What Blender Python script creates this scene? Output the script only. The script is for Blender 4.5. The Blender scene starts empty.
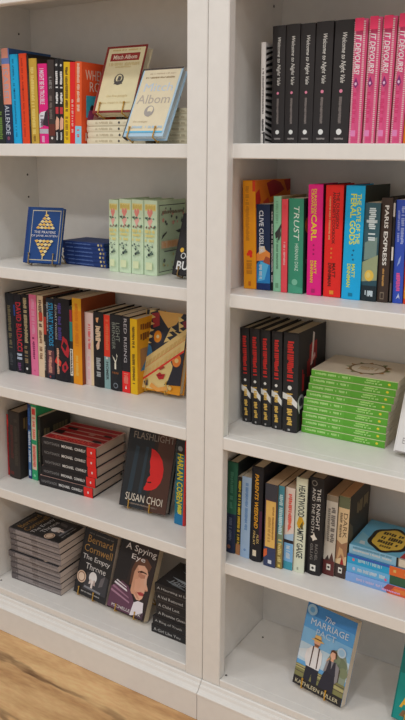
import bpy, math, random
from mathutils import Matrix, Vector
from math import sin, cos, tan, atan, pi, radians as rad

# ------------------------------------------------------------------ measured places (metres)
# upright books: shelf, x of the left side, thickness, y of the spine, height, lean (m/m)
UP = {
    'l1a': ('L1', -0.7071, 0.026, 0.095, 0.1939, -0.0051),
    'l1b': ('L1', -0.6801, 0.0282, 0.095, 0.2341, -0.0022),
    'l1c': ('L1', -0.6508, 0.0274, 0.095, 0.2184, -0.0009),
    'l1d': ('L1', -0.6195, 0.0255, 0.095, 0.2186, 0.0026),
    'l1e': ('L1', -0.5936, 0.0059, 0.095, 0.2146, 0.0064),
    'l1f': ('L1', -0.5873, 0.0254, 0.095, 0.2052, 0.0101),
    'l1g': ('L1', -0.5591, 0.0302, 0.095, 0.1911, 0.0168),
    'l1h': ('L1', -0.5282, 0.0217, 0.095, 0.1989, 0.0251),
    'l1i': ('L1', -0.5059, 0.0134, 0.095, 0.2001, 0.0367),
    'l1j': ('L1', -0.492, 0.0136, 0.095, 0.1982, 0.0419),
    'l1k': ('L1', -0.4781, 0.0194, 0.095, 0.1912, 0.0445),
    'l1l': ('L1', -0.4583, 0.0162, 0.095, 0.1902, 0.0459),
    'l1m': ('L1', -0.4416, 0.02, 0.095, 0.1902, 0.0481),
    'l2a': ('L2', -0.3669, 0.0292, 0.125, 0.1799, 0.0191),
    'l2b': ('L2', -0.3351, 0.0369, 0.125, 0.1822, 0.0229),
    'l2c': ('L2', -0.2957, 0.0359, 0.125, 0.1827, 0.0182),
    'l2d': ('L2', -0.2564, 0.0385, 0.125, 0.1827, 0.0124),
    'l3a': ('L3', -0.7569, 0.031, 0.129, 0.2304, 0.0054),
    'l3b': ('L3', -0.725, 0.0304, 0.129, 0.2315, 0.003),
    'l3c': ('L3', -0.693, 0.0261, 0.129, 0.2333, 0.0062),
    'l3d': ('L3', -0.6657, 0.0274, 0.129, 0.2355, 0.0151),
    'l3e': ('L3', -0.6372, 0.022, 0.129, 0.2352, 0.0249),
    'l3e2': ('L3', -0.6147, 0.0099, 0.129, 0.2114, 0.029),
    'l3f': ('L3', -0.604, 0.027, 0.129, 0.2318, 0.0277),
    'l3g': ('L3', -0.5752, 0.0566, 0.129, 0.235, 0.0228),
    'l3g2': ('L3', -0.5176, 0.01, 0.129, 0.219, 0.0202),
    'l3h': ('L3', -0.5062, 0.0311, 0.129, 0.2422, 0.0163),
    'l3i': ('L3', -0.4745, 0.0291, 0.143, 0.2043, 0.0157),
    'l3j': ('L3', -0.4433, 0.0338, 0.143, 0.21, 0.0136),
    'l3k': ('L3', -0.4081, 0.0201, 0.143, 0.2052, 0.0138),
    'l3l': ('L3', -0.3866, 0.0386, 0.143, 0.2089, 0.0134),
    'l3m': ('L3', -0.3469, 0.0264, 0.143, 0.2084, 0.0099),
    'l3n': ('L3', -0.3191, 0.0222, 0.143, 0.205, 0.0065),
    'l4a': ('L4', -0.7608, 0.013, 0.1033, 0.1953, 0.039),
    'l4b': ('L4', -0.7472, 0.044, 0.0969, 0.2117, 0.0381),
    'l4c': ('L4', -0.691, 0.0131, 0.1186, 0.2373, 0.0439),
    'l4d': ('L4', -0.6759, 0.0217, 0.1186, 0.2379, 0.0376),
    'l4e': ('L4', -0.6536, 0.0119, 0.1211, 0.2041, 0.0365),
    'l4f': ('L4', -0.1618, 0.0326, 0.1155, 0.2394, 0.0348),
    'r1a': ('R1', 0.0736, 0.0099, 0.1, 0.2019, -0.019),
    'r1b': ('R1', 0.0992, 0.0292, 0.1, 0.231, -0.0183),
    'r1c': ('R1', 0.1297, 0.0304, 0.1, 0.2317, -0.0154),
    'r1d': ('R1', 0.1615, 0.0309, 0.1, 0.2309, -0.0116),
    'r1e': ('R1', 0.1936, 0.036, 0.1, 0.2319, -0.0049),
    'r1f': ('R1', 0.2317, 0.0387, 0.1, 0.2314, 0.0016),
    'r1g': ('R1', 0.2721, 0.0259, 0.1, 0.2305, 0.0052),
    'r1h': ('R1', 0.3017, 0.0243, 0.1, 0.2313, 0.0067),
    'r1i': ('R1', 0.3289, 0.0255, 0.1, 0.2307, 0.0075),
    'r1j': ('R1', 0.3576, 0.0242, 0.1, 0.2317, 0.0112),
    'r1k': ('R1', 0.3834, 0.0238, 0.1, 0.2134, 0.0128),
    'r2a': ('R2', 0.0407, 0.0308, 0.101, 0.2382, -0.0368),
    'r2b': ('R2', 0.0719, 0.0333, 0.1041, 0.1882, -0.0359),
    'r2c': ('R2', 0.1057, 0.005, 0.1082, 0.1858, -0.0331),
    'r2d': ('R2', 0.1125, 0.0183, 0.1055, 0.2068, -0.0287),
    'r2e': ('R2', 0.1327, 0.0142, 0.1027, 0.2014, -0.0253),
    'r2f': ('R2', 0.1488, 0.0344, 0.1058, 0.2037, -0.0283),
    'r2g': ('R2', 0.193, 0.0328, 0.1062, 0.2339, -0.026),
    'r2h': ('R2', 0.2298, 0.039, 0.1105, 0.2335, -0.0217),
    'r2i': ('R2', 0.2729, 0.0403, 0.107, 0.234, -0.0087),
    'r2j': ('R2', 0.3142, 0.0325, 0.1105, 0.2011, -0.0117),
    'r2k': ('R2', 0.3478, 0.023, 0.1144, 0.2117, -0.0154),
    'r2l': ('R2', 0.3732, 0.0046, 0.1174, 0.2083, -0.0254),
    'r2m': ('R2', 0.3791, 0.0206, 0.1213, 0.2085, -0.0298),
    'r2n': ('R2', 0.4009, 0.0269, 0.1241, 0.2171, -0.0336),
    'r3a': ('R3', 0.0334, 0.0234, 0.1215, 0.2293, -0.0517),
    'r3b': ('R3', 0.0618, 0.0247, 0.1161, 0.2315, -0.0501),
    'r3c': ('R3', 0.0871, 0.0249, 0.1171, 0.2311, -0.0441),
    'r3d': ('R3', 0.1147, 0.0258, 0.1154, 0.2324, -0.0292),
    'r3e': ('R3', 0.1433, 0.0368, 0.114, 0.2346, -0.0204),
    'r4a': ('R4', 0.0215, 0.0268, 0.0705, 0.2404, 0.0152),
    'r4b': ('R4', 0.0499, 0.0123, 0.0708, 0.207, 0.0095),
    'r4c': ('R4', 0.0645, 0.0248, 0.0677, 0.2124, 0.0081),
    'r4d': ('R4', 0.0912, 0.0302, 0.0681, 0.2449, 0.0011),
    'r4e': ('R4', 0.131, 0.031, 0.0627, 0.2126, -0.0011),
    'r4f': ('R4', 0.1627, 0.0149, 0.0678, 0.212, -0.0026),
    'r4g': ('R4', 0.1782, 0.0232, 0.0748, 0.2097, -0.0036),
    'r4h': ('R4', 0.2018, 0.0275, 0.0781, 0.2386, -0.0008),
    'r4i': ('R4', 0.2303, 0.0354, 0.0875, 0.2436, -0.0031),
    'r4j': ('R4', 0.2661, 0.0274, 0.1034, 0.2022, 0.0051),
    'r4k': ('R4', 0.2939, 0.026, 0.1079, 0.2054, 0.0076),
}
# books on easels: x, y of the front bottom left corner, yaw, lean back (rad), width, height, z
EASEL = {
    'e_cream': (-0.368, 0.0709, 0.0416, 0.4325, 0.116, 0.174, 1.4758),
    'e_bluewhite': (-0.3064, 0.1245, -0.0203, 0.4277, 0.1191, 0.1798, 1.4188),
    'e_prayer': (-0.6099, 0.0623, 0.256, 0.2968, 0.1036, 0.1482, 1.1053),
    'e_pattern': (-0.3157, 0.164, 0.015, 0.2425, 0.1366, 0.2119, 0.7786),
    'e_flash': (-0.3358, 0.1016, 0.0986, 0.3122, 0.1456, 0.2131, 0.4533),
    'e_throne': (-0.5051, 0.0905, -0.067, 0.3215, 0.1269, 0.1934, 0.1366),
    'e_eye': (-0.3694, 0.0777, -0.0458, 0.3885, 0.1344, 0.2014, 0.1366),
    'e_pact': (0.2136, 0.0774, -0.1657, 0.2806, 0.1369, 0.205, 0.1342),
}
# stacks: x, y of the front left corner, yaw, length, depth, height, z
STACK = {
    's_cream': (-0.4257, 0.106, -0.3444, 0.1923, 0.1269, 0.0563, 1.4088),
    's_green': (0.1919, 0.1297, 0.1317, 0.191, 0.1645, 0.1547, 0.7679),
    's_red': (-0.6214, 0.1068, 0.0993, 0.1931, 0.1467, 0.1514, 0.4433),
    's_grey': (-0.7249, 0.0584, 0.031, 0.195, 0.1171, 0.1718, 0.1266),
    's_black': (-0.202, 0.0752, 0.0, 0.21, 0.1386, 0.1494, 0.1266),
    's_blue': (-0.5546, 0.1757, -0.0995, 0.1588, 0.1031, 0.0617, 1.0953),
    's_mix': (0.3283, 0.1055, 0.0942, 0.2156, 0.1484, 0.0793, 0.4394),
}
Z = {'L1': 1.4088, 'L2': 1.0953, 'L3': 0.7686, 'L4': 0.4433, 'Lb': 0.1266, 'R1': 1.4096, 'R2': 1.0941, 'R3': 0.7679, 'R4': 0.4394, 'Rb': 0.1242}
V = {'f': 760.0, 'yaw': -0.55618, 'pitch': -0.2657, 'roll': 0.00807, 'cx': 0.86374, 'cy': -1.39902, 'cz': 1.38961, 'w1': 0.04995, 'w2': 0.05059, 'z1': 1.40879, 'z2': 1.09526, 'z3': 0.76858, 'z4': 0.44327, 'zb': 0.12657, 't': 0.03043, 'rec': 0.02176, 'depth': 0.29, 'xl': -0.762, 'ztop': 1.76921, 'zfl': 0.0, 'px': 202.5, 'py': 360.0, 'r1': 0.0008, 'r2': -0.00111, 'r3': -0.00068, 'r4': -0.00389, 'rb': -0.00235, 'wr': 0.02}

GAIN = (1.30, 1.36, 1.46)          # print colours were read under the shop's dim warm lamps
scene = bpy.context.scene
col = scene.collection
random.seed(7)

# ------------------------------------------------------------------ materials
def lin(c):
    c = c / 255.0
    return c / 12.92 if c <= 0.04045 else ((c + 0.055) / 1.055) ** 2.4
MATS = {}
ROUGH = dict(paper=.55, gloss=.33, cloth=.75, foil=.3, page=.8, paint=.42, brass=.28)
def M(rgb, kind='paper'):
    key = (tuple(rgb), kind)
    if key in MATS: return MATS[key]
    m = bpy.data.materials.new(kind + '_%d_%d_%d' % tuple(rgb)); m.use_nodes = True
    nt = m.node_tree; b = nt.nodes['Principled BSDF']
    c = [lin(v) for v in rgb]
    if kind not in ('paint', 'brass', 'foil'): c = [a*b_ for a, b_ in zip(c, GAIN)]
    c = [a*min(1, .82/max(c)) for a in c]
    tc = nt.nodes.new('ShaderNodeTexCoord')
    nz = nt.nodes.new('ShaderNodeTexNoise'); nz.inputs['Scale'].default_value = 40; nz.inputs['Detail'].default_value = 3
    nt.links.new(tc.outputs['Object'], nz.inputs['Vector'])
    mx = nt.nodes.new('ShaderNodeMix'); mx.data_type = 'RGBA'
    k = .90 if kind in ('paper', 'gloss', 'cloth') else .965
    mx.inputs[6].default_value = (c[0]*k, c[1]*k, c[2]*k, 1)
    mx.inputs[7].default_value = (min(.9, c[0]*1.06), min(.9, c[1]*1.06), min(.9, c[2]*1.06), 1)
    nt.links.new(nz.outputs['Fac'], mx.inputs[0])
    out = mx.outputs[2]
    if kind == 'page':                                  # sheets of paper lying one on another
        wv = nt.nodes.new('ShaderNodeTexWave'); wv.wave_type = 'BANDS'; wv.bands_direction = 'X'
        wv.inputs['Scale'].default_value = 170; wv.inputs['Distortion'].default_value = 1.5
        wv.inputs['Detail'].default_value = 2
        nt.links.new(tc.outputs['Object'], wv.inputs['Vector'])
        m2 = nt.nodes.new('ShaderNodeMix'); m2.data_type = 'RGBA'; m2.inputs[0].default_value = .5
        rp = nt.nodes.new('ShaderNodeMix'); rp.data_type = 'RGBA'
        rp.inputs[6].default_value = (c[0]*.72, c[1]*.70, c[2]*.68, 1); rp.inputs[7].default_value = (c[0], c[1], c[2], 1)
        nt.links.new(wv.outputs['Fac'], rp.inputs[0])
        nt.links.new(out, m2.inputs[6]); nt.links.new(rp.outputs[2], m2.inputs[7]); out = m2.outputs[2]
    nt.links.new(out, b.inputs['Base Color'])
    b.inputs['Roughness'].default_value = ROUGH[kind]
    if kind in ('brass', 'foil'): b.inputs['Metallic'].default_value = .2
    if kind in ('paper', 'gloss', 'page'): b.inputs['Specular IOR Level'].default_value = .28
    MATS[key] = m
    return m

def wood_floor():
    m = bpy.data.materials.new('wood_floor'); m.use_nodes = True
    nt = m.node_tree; N = nt.nodes.new; L = nt.links.new; b = nt.nodes['Principled BSDF']
    tc = N('ShaderNodeTexCoord'); mp = N('ShaderNodeMapping')
    mp.inputs['Rotation'].default_value = (0, 0, rad(14)); mp.inputs['Scale'].default_value = (1.1, 5.2, 1)
    mp.inputs['Location'].default_value = (.35, .18, 0)
    L(tc.outputs['Object'], mp.inputs['Vector'])
    big = N('ShaderNodeTexNoise'); big.inputs['Scale'].default_value = 2.2; big.inputs['Detail'].default_value = 4; big.inputs['Distortion'].default_value = 1.0
    L(mp.outputs[0], big.inputs['Vector'])
    r0 = N('ShaderNodeValToRGB'); e = r0.color_ramp.elements
    e[0].position = .30; e[0].color = (.47, .24, .095, 1); e[1].position = .62; e[1].color = (.80, .52, .25, 1)
    L(big.outputs['Fac'], r0.inputs[0])
    # dark veins running with the grain
    m2 = N('ShaderNodeMapping'); m2.inputs['Rotation'].default_value = (0, 0, rad(11)); m2.inputs['Scale'].default_value = (.22, 1, 1)
    L(tc.outputs['Object'], m2.inputs['Vector'])
    wv = N('ShaderNodeTexWave'); wv.wave_type = 'BANDS'; wv.bands_direction = 'Y'
    wv.inputs['Scale'].default_value = 1.7; wv.inputs['Distortion'].default_value = 4.2; wv.inputs['Detail'].default_value = 5; wv.inputs['Detail Scale'].default_value = 3.0; wv.inputs['Detail Roughness'].default_value = .6; wv.inputs['Phase Offset'].default_value = 1.2
    L(m2.outputs[0], wv.inputs['Vector'])
    r1 = N('ShaderNodeValToRGB'); e = r1.color_ramp.elements
    e[0].position = .955; e[0].color = (0, 0, 0, 1); e[1].position = .995; e[1].color = (1, 1, 1, 1)
    L(wv.outputs['Fac'], r1.inputs[0])
    gate = N('ShaderNodeTexNoise'); gate.inputs['Scale'].default_value = 5; L(tc.outputs['Object'], gate.inputs['Vector'])
    gr = N('ShaderNodeValToRGB'); gr.color_ramp.elements[0].position = .30; gr.color_ramp.elements[1].position = .62
    L(gate.outputs['Fac'], gr.inputs[0])
    mu = N('ShaderNodeMath'); mu.operation = 'MULTIPLY'; L(r1.outputs[0], mu.inputs[0]); L(gr.outputs[0], mu.inputs[1])
    mk = N('ShaderNodeMath'); mk.operation = 'MULTIPLY'; mk.inputs[1].default_value = .95; L(mu.outputs[0], mk.inputs[0])
    mx = N('ShaderNodeMix'); mx.data_type = 'RGBA'; mx.inputs[7].default_value = (.12, .05, .018, 1)
    L(mk.outputs[0], mx.inputs[0]); L(r0.outputs[0], mx.inputs[6])
    fine = N('ShaderNodeTexNoise'); fine.inputs['Scale'].default_value = 26; fine.inputs['Detail'].default_value = 4; L(mp.outputs[0], fine.inputs['Vector'])
    m3 = N('ShaderNodeMix'); m3.data_type = 'RGBA'; m3.blend_type = 'OVERLAY'; m3.inputs[0].default_value = .35
    L(mx.outputs[2], m3.inputs[6]); L(fine.outputs['Fac'], m3.inputs[7])
    L(m3.outputs[2], b.inputs['Base Color']); b.inputs['Roughness'].default_value = .5
    return m

# ------------------------------------------------------------------ mesh collecting
class MB:
    def __init__(s): s.v = []; s.f = []; s.m = []; s.mats = []
    def mi(s, m):
        if m not in s.mats: s.mats.append(m)
        return s.mats.index(m)
    def poly(s, pts, m):
        n = len(s.v); s.v += [tuple(p) for p in pts]; s.f.append(tuple(range(n, n + len(pts)))); s.m.append(s.mi(m))
    def tris(s, pts, faces, m):
        n = len(s.v); s.v += [tuple(p) for p in pts]; i = s.mi(m)
        for f in faces: s.f.append(tuple(n + k for k in f)); s.m.append(i)
    def box(s, x0, x1, y0, y1, z0, z1, m, faces=None):
        P = [(x0,y0,z0),(x1,y0,z0),(x1,y1,z0),(x0,y1,z0),(x0,y0,z1),(x1,y0,z1),(x1,y1,z1),(x0,y1,z1)]
        s.tris(P, [(0,3,2,1),(4,5,6,7),(0,1,5,4),(2,3,7,6),(1,2,6,5),(3,0,4,7)], m)
    def bbox(s, x0, x1, y0, y1, z0, z1, m, b=.0012):      # box with chamfered edges
        P = []; c = [(x0+x1)/2, (y0+y1)/2, (z0+z1)/2]; h = [(x1-x0)/2, (y1-y0)/2, (z1-z0)/2]
        b = min([b] + [q*.45 for q in h])
        idx = {}
        for sx in (-1,1):
            for sy in (-1,1):
                for sz in (-1,1):
                    for ax in range(3):
                        q = [c[0]+sx*(h[0]-b), c[1]+sy*(h[1]-b), c[2]+sz*(h[2]-b)]
                        q[ax] += (sx,sy,sz)[ax]*b
                        idx[sx,sy,sz,ax] = len(P); P.append(tuple(q))
        F = []
        for ax in range(3):
            o = [a for a in range(3) if a != ax]
            for sg in (-1,1):
                L = []
                for (p,q) in ((-1,-1),(1,-1),(1,1),(-1,1)):
                    k = [0,0,0]; k[ax]=sg; k[o[0]]=p; k[o[1]]=q; L.append(idx[k[0],k[1],k[2],ax])
                F.append(tuple(L))
            for p in (-1,1):
                for q in (-1,1):
                    k0=[0,0,0]; k0[o[0]]=p; k0[o[1]]=q; k1=list(k0); k0[ax]=-1; k1[ax]=1
                    F.append((idx[(*k0,o[0])], idx[(*k1,o[0])], idx[(*k1,o[1])], idx[(*k0,o[1])]))
        for sx in (-1,1):
            for sy in (-1,1):
                for sz in (-1,1): F.append(tuple(idx[sx,sy,sz,a] for a in range(3)))
        s.tris(P, F, m)
    def extrude(s, prof, x0, x1, m):                       # profile of (y, z) swept along x
        n = len(prof); P = [(x0,y,z) for y,z in prof] + [(x1,y,z) for y,z in prof]
        F = [tuple(range(n)), tuple(range(2*n-1, n-1, -1))] + [(i, (i+1)%n, n+(i+1)%n, n+i) for i in range(n)]
        s.tris(P, F, m)
    def tube(s, pts, r, m, seg=8):
        pts = [Vector(p) for p in pts]; rings = []; up = None
        for i, p in enumerate(pts):
            d = (pts[min(i+1, len(pts)-1)] - pts[max(i-1, 0)]).normalized()
            if up is None:
                up = Vector((0,0,1)) if abs(d.z) < .9 else Vector((1,0,0))
            u = (up - d*up.dot(d)).normalized(); w = d.cross(u); up = u
            rings.append([p + r*(cos(2*pi*k/seg)*u + sin(2*pi*k/seg)*w) for k in range(seg)])
        P = [q for R_ in rings for q in R_]; F = []
        for i in range(len(pts)-1):
            for k in range(seg):
                a = i*seg+k; b2 = i*seg+(k+1)%seg
                F.append((a, b2, b2+seg, a+seg))
        F.append(tuple(range(seg-1,-1,-1))); F.append(tuple(range(len(P)-seg, len(P))))
        s.tris(P, F, m)
    def build(s, name, parent=None, smooth=False):
        me = bpy.data.meshes.new(name); me.from_pydata(s.v, [], s.f)
        for m in s.mats: me.materials.append(m)
        me.polygons.foreach_set('material_index', s.m)
        if smooth: me.polygons.foreach_set('use_smooth', [True]*len(s.f))
        me.update()
        o = bpy.data.objects.new(name, me); col.objects.link(o)
        if parent: o.parent = parent
        return o

def empty(name, mat, label, cat, group=None):
    o = bpy.data.objects.new(name, None); o.empty_display_size = .02; col.objects.link(o)
    o.matrix_world = mat; o['label'] = label; o['category'] = cat
    if group: o['group'] = group
    return o

# ------------------------------------------------------------------ print on covers
TEXT = {}
def text2d(s, bold=False, shear=0):
    k = (s, bold, shear)
    if k in TEXT: return TEXT[k]
    c = bpy.data.curves.new('lettering', 'FONT'); c.body = s; c.resolution_u = 2; c.shear = shear
    if bold: c.offset = .022
    o = bpy.data.objects.new('lettering', c); me = bpy.data.meshes.new_from_object(o)
    P = [(v.co.x, v.co.y) for v in me.vertices]; F = [tuple(p.vertices) for p in me.polygons]
    x0 = min(p[0] for p in P); x1 = max(p[0] for p in P); y0 = min(p[1] for p in P); y1 = max(p[1] for p in P)
    P = [((x-x0)/(x1-x0), (y-y0)/(y1-y0)) for x, y in P]
    bpy.data.objects.remove(o); bpy.data.curves.remove(c); bpy.data.meshes.remove(me)
    TEXT[k] = (P, F); return TEXT[k]

def R(u0, v0, u1, v1, c): return ('p', [(u0,v0),(u1,v0),(u1,v1),(u0,v1)], c)
def P(pts, c): return ('p', pts, c)
def C(u, v, r, c, rv=None, n=20): return ('c', u, v, r, c, rv, n)
def X(s, u0, v0, u1, v1, c, b=False, sh=0, rot=None): return ('t', s, u0, v0, u1, v1, c, b, sh, rot)
def B(u0, v0, u1, v1, c, n=8, seed=1, along=None):
    """unreadable small print: a run of letter-sized blocks along the longer side"""
    return ('b', u0, v0, u1, v1, c, n, seed, along)

STEP = .00012
def strips(poly, n):
    """cut a polygon into n upright strips so that it follows a rounded spine"""
    out = []
    for i in range(n):
        q = list(poly)
        for lim, sg in ((i/n, 1), ((i+1)/n, -1)):
            r_ = []
            for k in range(len(q)):
                a, b = q[k-1], q[k]; da, db = sg*(a[0]-lim), sg*(b[0]-lim)
                if (da < 0) != (db < 0):
                    t = da/(da-db); r_.append((a[0]+(b[0]-a[0])*t, a[1]+(b[1]-a[1])*t))
                if db >= 0: r_.append(b)
            q = r_
            if len(q) < 3: break
        if len(q) >= 3: out.append(q)
    return out
def laid(mb, poly, surf, off, m, spine):
    if not spine: mb.poly([surf(u, v, off) for u, v in poly], m); return
    for q in strips(poly, 8): mb.poly([surf(u, v, off) for u, v in q], m)
def paint(mb, surf, W, H, art, spine, fin):
    off = STEP
    for a in art:
        t = a[0]
        if t == 'p': laid(mb, a[1], surf, off, M(a[2], fin), spine)
        elif t == 'c':
            _, u, v, r, c, rv, n = a
            rv = rv if rv is not None else r*W/H
            laid(mb, [(u + r*cos(2*pi*k/n), v + rv*sin(2*pi*k/n)) for k in range(n)], surf, off, M(c, fin), spine)
        elif t == 't':
            _, s, u0, v0, u1, v1, c, b, sh, rot = a
            Pt, F = text2d(s, b, sh)
            rot = spine if rot is None else rot
            if rot: Q = [(u0 + (u1-u0)*y, v1 - (v1-v0)*x) for x, y in Pt]
            else: Q = [(u0 + (u1-u0)*x, v0 + (v1-v0)*y) for x, y in Pt]
            if spine:
                for f_ in F: laid(mb, [Q[i] for i in f_], surf, off, M(c, fin), True)
            else: mb.tris([surf(u, v, off) for u, v in Q], F, M(c, fin))
        elif t == 'b':
            _, u0, v0, u1, v1, c, n, seed, al = a
            rnd = random.Random(seed); m = M(c, fin)
            al = spine if al is None else al; n = round(n*1.9) if n > 3 else n + 2
            for i in range(n):
                if rnd.random() < .13: continue
                a0 = (i + .04 + .08*rnd.random())/n; a1 = (i + .78 + .2*rnd.random())/n
                h0 = .25*rnd.random() if rnd.random() < .4 else 0; h1 = 1 - (.25*rnd.random() if rnd.random() < .4 else 0)
                if al: q = [(u0+(u1-u0)*h0, v1-(v1-v0)*a1), (u0+(u1-u0)*h1, v1-(v1-v0)*a1), (u0+(u1-u0)*h1, v1-(v1-v0)*a0), (u0+(u1-u0)*h0, v1-(v1-v0)*a0)]
                else: q = [(u0+(u1-u0)*a0, v0+(v1-v0)*h0), (u0+(u1-u0)*a1, v0+(v1-v0)*h0), (u0+(u1-u0)*a1, v0+(v1-v0)*h1), (u0+(u1-u0)*a0, v0+(v1-v0)*h1)]
                laid(mb, q, surf, off, m, spine)
        off += STEP*.6 if t in 'b' else STEP*.8

# ------------------------------------------------------------------ a book
# local axes: x = thickness (back cover at 0, front cover at T), y = from the spine to the fore-edge, z = up
def make_book(mat, T, D, H, label, group, hard=True, spine=(60,60,60), sart=(), front=None, fart=(), back=None, page=(205,190,165), fin='paper', bulge=None, edge_tint=None):
    front = front or spine; back = back or front
    root = empty('hardcover_book' if hard else 'paperback_book', mat, label, 'book', group)
    ct = min(.0024 if hard else .0007, T*.2)
    bg = (min(.0035, T*.12) if hard else min(.0008, T*.04)) if bulge is None else bulge
    n = 8
    def arc(x):                                          # straight between the n edges of the spine
        g = lambda q: -bg*(1 - (2*q - 1)**2)
        q = max(0, min(1, x/T))*n; i = min(n-1, int(q)); return g(i/n)*(1-q+i) + g((i+1)/n)*(q-i)
    # spine
    mb = MB(); mS = M(spine, fin)
    xs = [T*i/n for i in range(n+1)]
    Pn = [(x, arc(x), z) for z in (0, H) for x in xs] + [(x, ct, z) for z in (0, H) for x in xs]
    k = n+1; F = []
    for i in range(n):
        F += [(i, i+1, k+i+1, k+i), (2*k+i+1, 2*k+i, 3*k+i, 3*k+i+1), (i+1, i, 2*k+i, 2*k+i+1), (k+i, k+i+1, 3*k+i+1, 3*k+i)]
    F += [(0, k, 3*k, 2*k), (n, 2*k+n, 3*k+n, k+n)]
    mb.tris(Pn, F, mS)
    paint(mb, lambda u, v, o: (u*T, arc(min(T, max(0, u*T))) - o, v*H), T, H, sart, True, fin)
    mb.build('spine', root)
    # covers
    mb = MB(); mb.bbox(T-ct, T, ct+.0001, D, 0, H, M(front, fin), .0004)
    paint(mb, lambda u, v, o: (T+o, ct+.0001+u*(D-ct), v*H), D, H, fart, False, fin)
    mb.build('front_cover', root)
    mb = MB(); mb.bbox(0, ct, ct+.0001, D, 0, H, M(back, fin), .0004); mb.build('back_cover', root)
    # leaves
    ins = .003 if hard else .0003; fe = .004 if hard else .0004; cc = .002 if hard else 0
    mb = MB(); mp = M(page, 'page'); x0, x1 = ct+.0002, T-ct-.0002; y0 = ct+.0003; y1 = D-fe
    m_ = 6; ring = [(x0, y0), (x1, y0)] + [(x1+(x0-x1)*i/m_, y1 - cc*(1-(2*i/m_-1)**2)) for i in range(m_+1)]
    q = len(ring)
    Pn = [(x, y, z) for z in (ins, H-ins) for x, y in ring]
    mb.tris(Pn, [tuple(range(q-1,-1,-1)), tuple(range(q, 2*q))] + [(i, (i+1)%q, q+(i+1)%q, q+i) for i in range(q)], mp)
    mb.build('page_block', root)
    return root

def m4(Xv, Yv, Zv, o):
    return Matrix(((Xv[0],Yv[0],Zv[0],o[0]),(Xv[1],Yv[1],Zv[1],o[1]),(Xv[2],Yv[2],Zv[2],o[2]),(0,0,0,1)))
def upright(key):
    shelf, x, T, y, H, sl = UP[key]; a = atan(sl)
    z = Z[shelf] + .0004 + (T*sin(a) if a > 0 else 0)
    return m4((cos(a),0,-sin(a)), (0,1,0), (sin(a),0,cos(a)), (x, y, z)), T, H, y
def flat(x, y, z, yaw, L):                                  # lies front cover up, spine to the viewer; x, y = front left corner
    c, s = cos(yaw), sin(yaw)
    return m4((0,0,1), (-s,c,0), (-c,-s,0), (x+c*L, y+s*L, z))
def facing(x, y, z, yaw, lean, T):
    c, s = cos(yaw), sin(yaw); nb = Vector((-s, c, 0)); up = Vector((0,0,1))
    v = nb*sin(lean) + up*cos(lean); t = nb*cos(lean) - up*sin(lean); u = Vector((c, s, 0))
    return m4(-t, u, v, Vector((x, y, z)) + t*T)

def copy_tree(o, parent=None):
    c = o.copy(); col.objects.link(c)
    if parent: c.parent = parent
    for ch in list(o.children): copy_tree(ch, c)
    return c
def another(src, mat, label, scale=None):
    c = copy_tree(src)
    c.matrix_world = mat @ Matrix.Diagonal((*scale, 1)) if scale else mat
    c['label'] = label
    return c

# wire display stand: two hooks in front of the cover, two uprights behind it, a prop to the shelf
def stand(x, y, z, yaw, lean, T, w, h, shelf_z, label, hooks=(.22,.72), hh=.017, tone=(196,150,62)):
    m = M(tone, 'brass'); r = .0016
    root = empty('book_stand', Matrix.Translation((x, y, shelf_z)) @ Matrix.Rotation(yaw, 4, 'Z'), label, 'book stand', 'wire stands holding books face out')
    # plane coordinates: a = across, b = up along the cover, d = behind the cover front; local frame of root
    def pt(a, b, d): return (a, b*sin(lean) + d*cos(lean), z - shelf_z + b*cos(lean) - d*sin(lean))
    e = r + .0008
    for u in hooks:
        mb = MB(); a = u*w
        p = [pt(a, hh, -e-.0012), pt(a, hh*.55, -e-.0006), pt(a, .001, -e-.0006), pt(a, -e-.001, -e+.001), pt(a, -e-.001, 0), pt(a, -e-.001, T), pt(a, -e-.001, T+e)]
        mb.tube(p, r, m)
        q = Vector(pt(a, hh, -e-.0012)); mb.tube([q + Vector((0,0,-.0016)), q + Vector((0,-.0003,.0016))], r*1.5, m)
        mb.build('front_hook', root, True)
    a0, a1 = hooks[0]*w, hooks[1]*w; top = h*.62
    mb = MB()
    mb.tube([pt(a0, -e-.001, T+e), pt(a0, top-.02, T+e), pt(a0+.006, top-.005, T+e), pt(a0+.02, top, T+e), pt(a1-.02, top, T+e), pt(a1-.006, top-.005, T+e), pt(a1, top-.02, T+e), pt(a1, -e-.001, T+e)], r, m)
    mb.build('back_frame', root, True)
    mb = MB(); t = pt((a0+a1)/2, top, T+e+2*r)
    yb = min(t[1] + .028, .283 - y)
    for a in (a0, a1):
        k = pt((a0+a1)/2, top*.8, T+e+2*r)
        mb.tube([(( a0+a1)/2 + (a-(a0+a1)/2)*.3, k[1], k[2]), (a, yb, r+.0003)], r, m)
    mb.tube([(a0, yb, r+.0003), (a1, yb, r+.0003)], r, m)
    mb.build('rear_prop', root, True)
    return root
# ------------------------------------------------------------------ setting
WHITE = (234, 232, 228)
paint_m = M(WHITE, 'paint'); inner_m = M((231, 228, 223), 'paint'); dark_m = M((60, 55, 50), 'paint')
mb = MB(); mb.box(-3.2, 3.2, -3.6, .34, -.05, 0, wood_floor()); fl = mb.build('floor'); fl['kind'] = 'structure'
mb = MB(); mb.box(-3.2, 3.2, .34, .44, 0, 2.75, M((222, 214, 204), 'paint')); wl = mb.build('wall_back'); wl['kind'] = 'structure'

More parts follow.
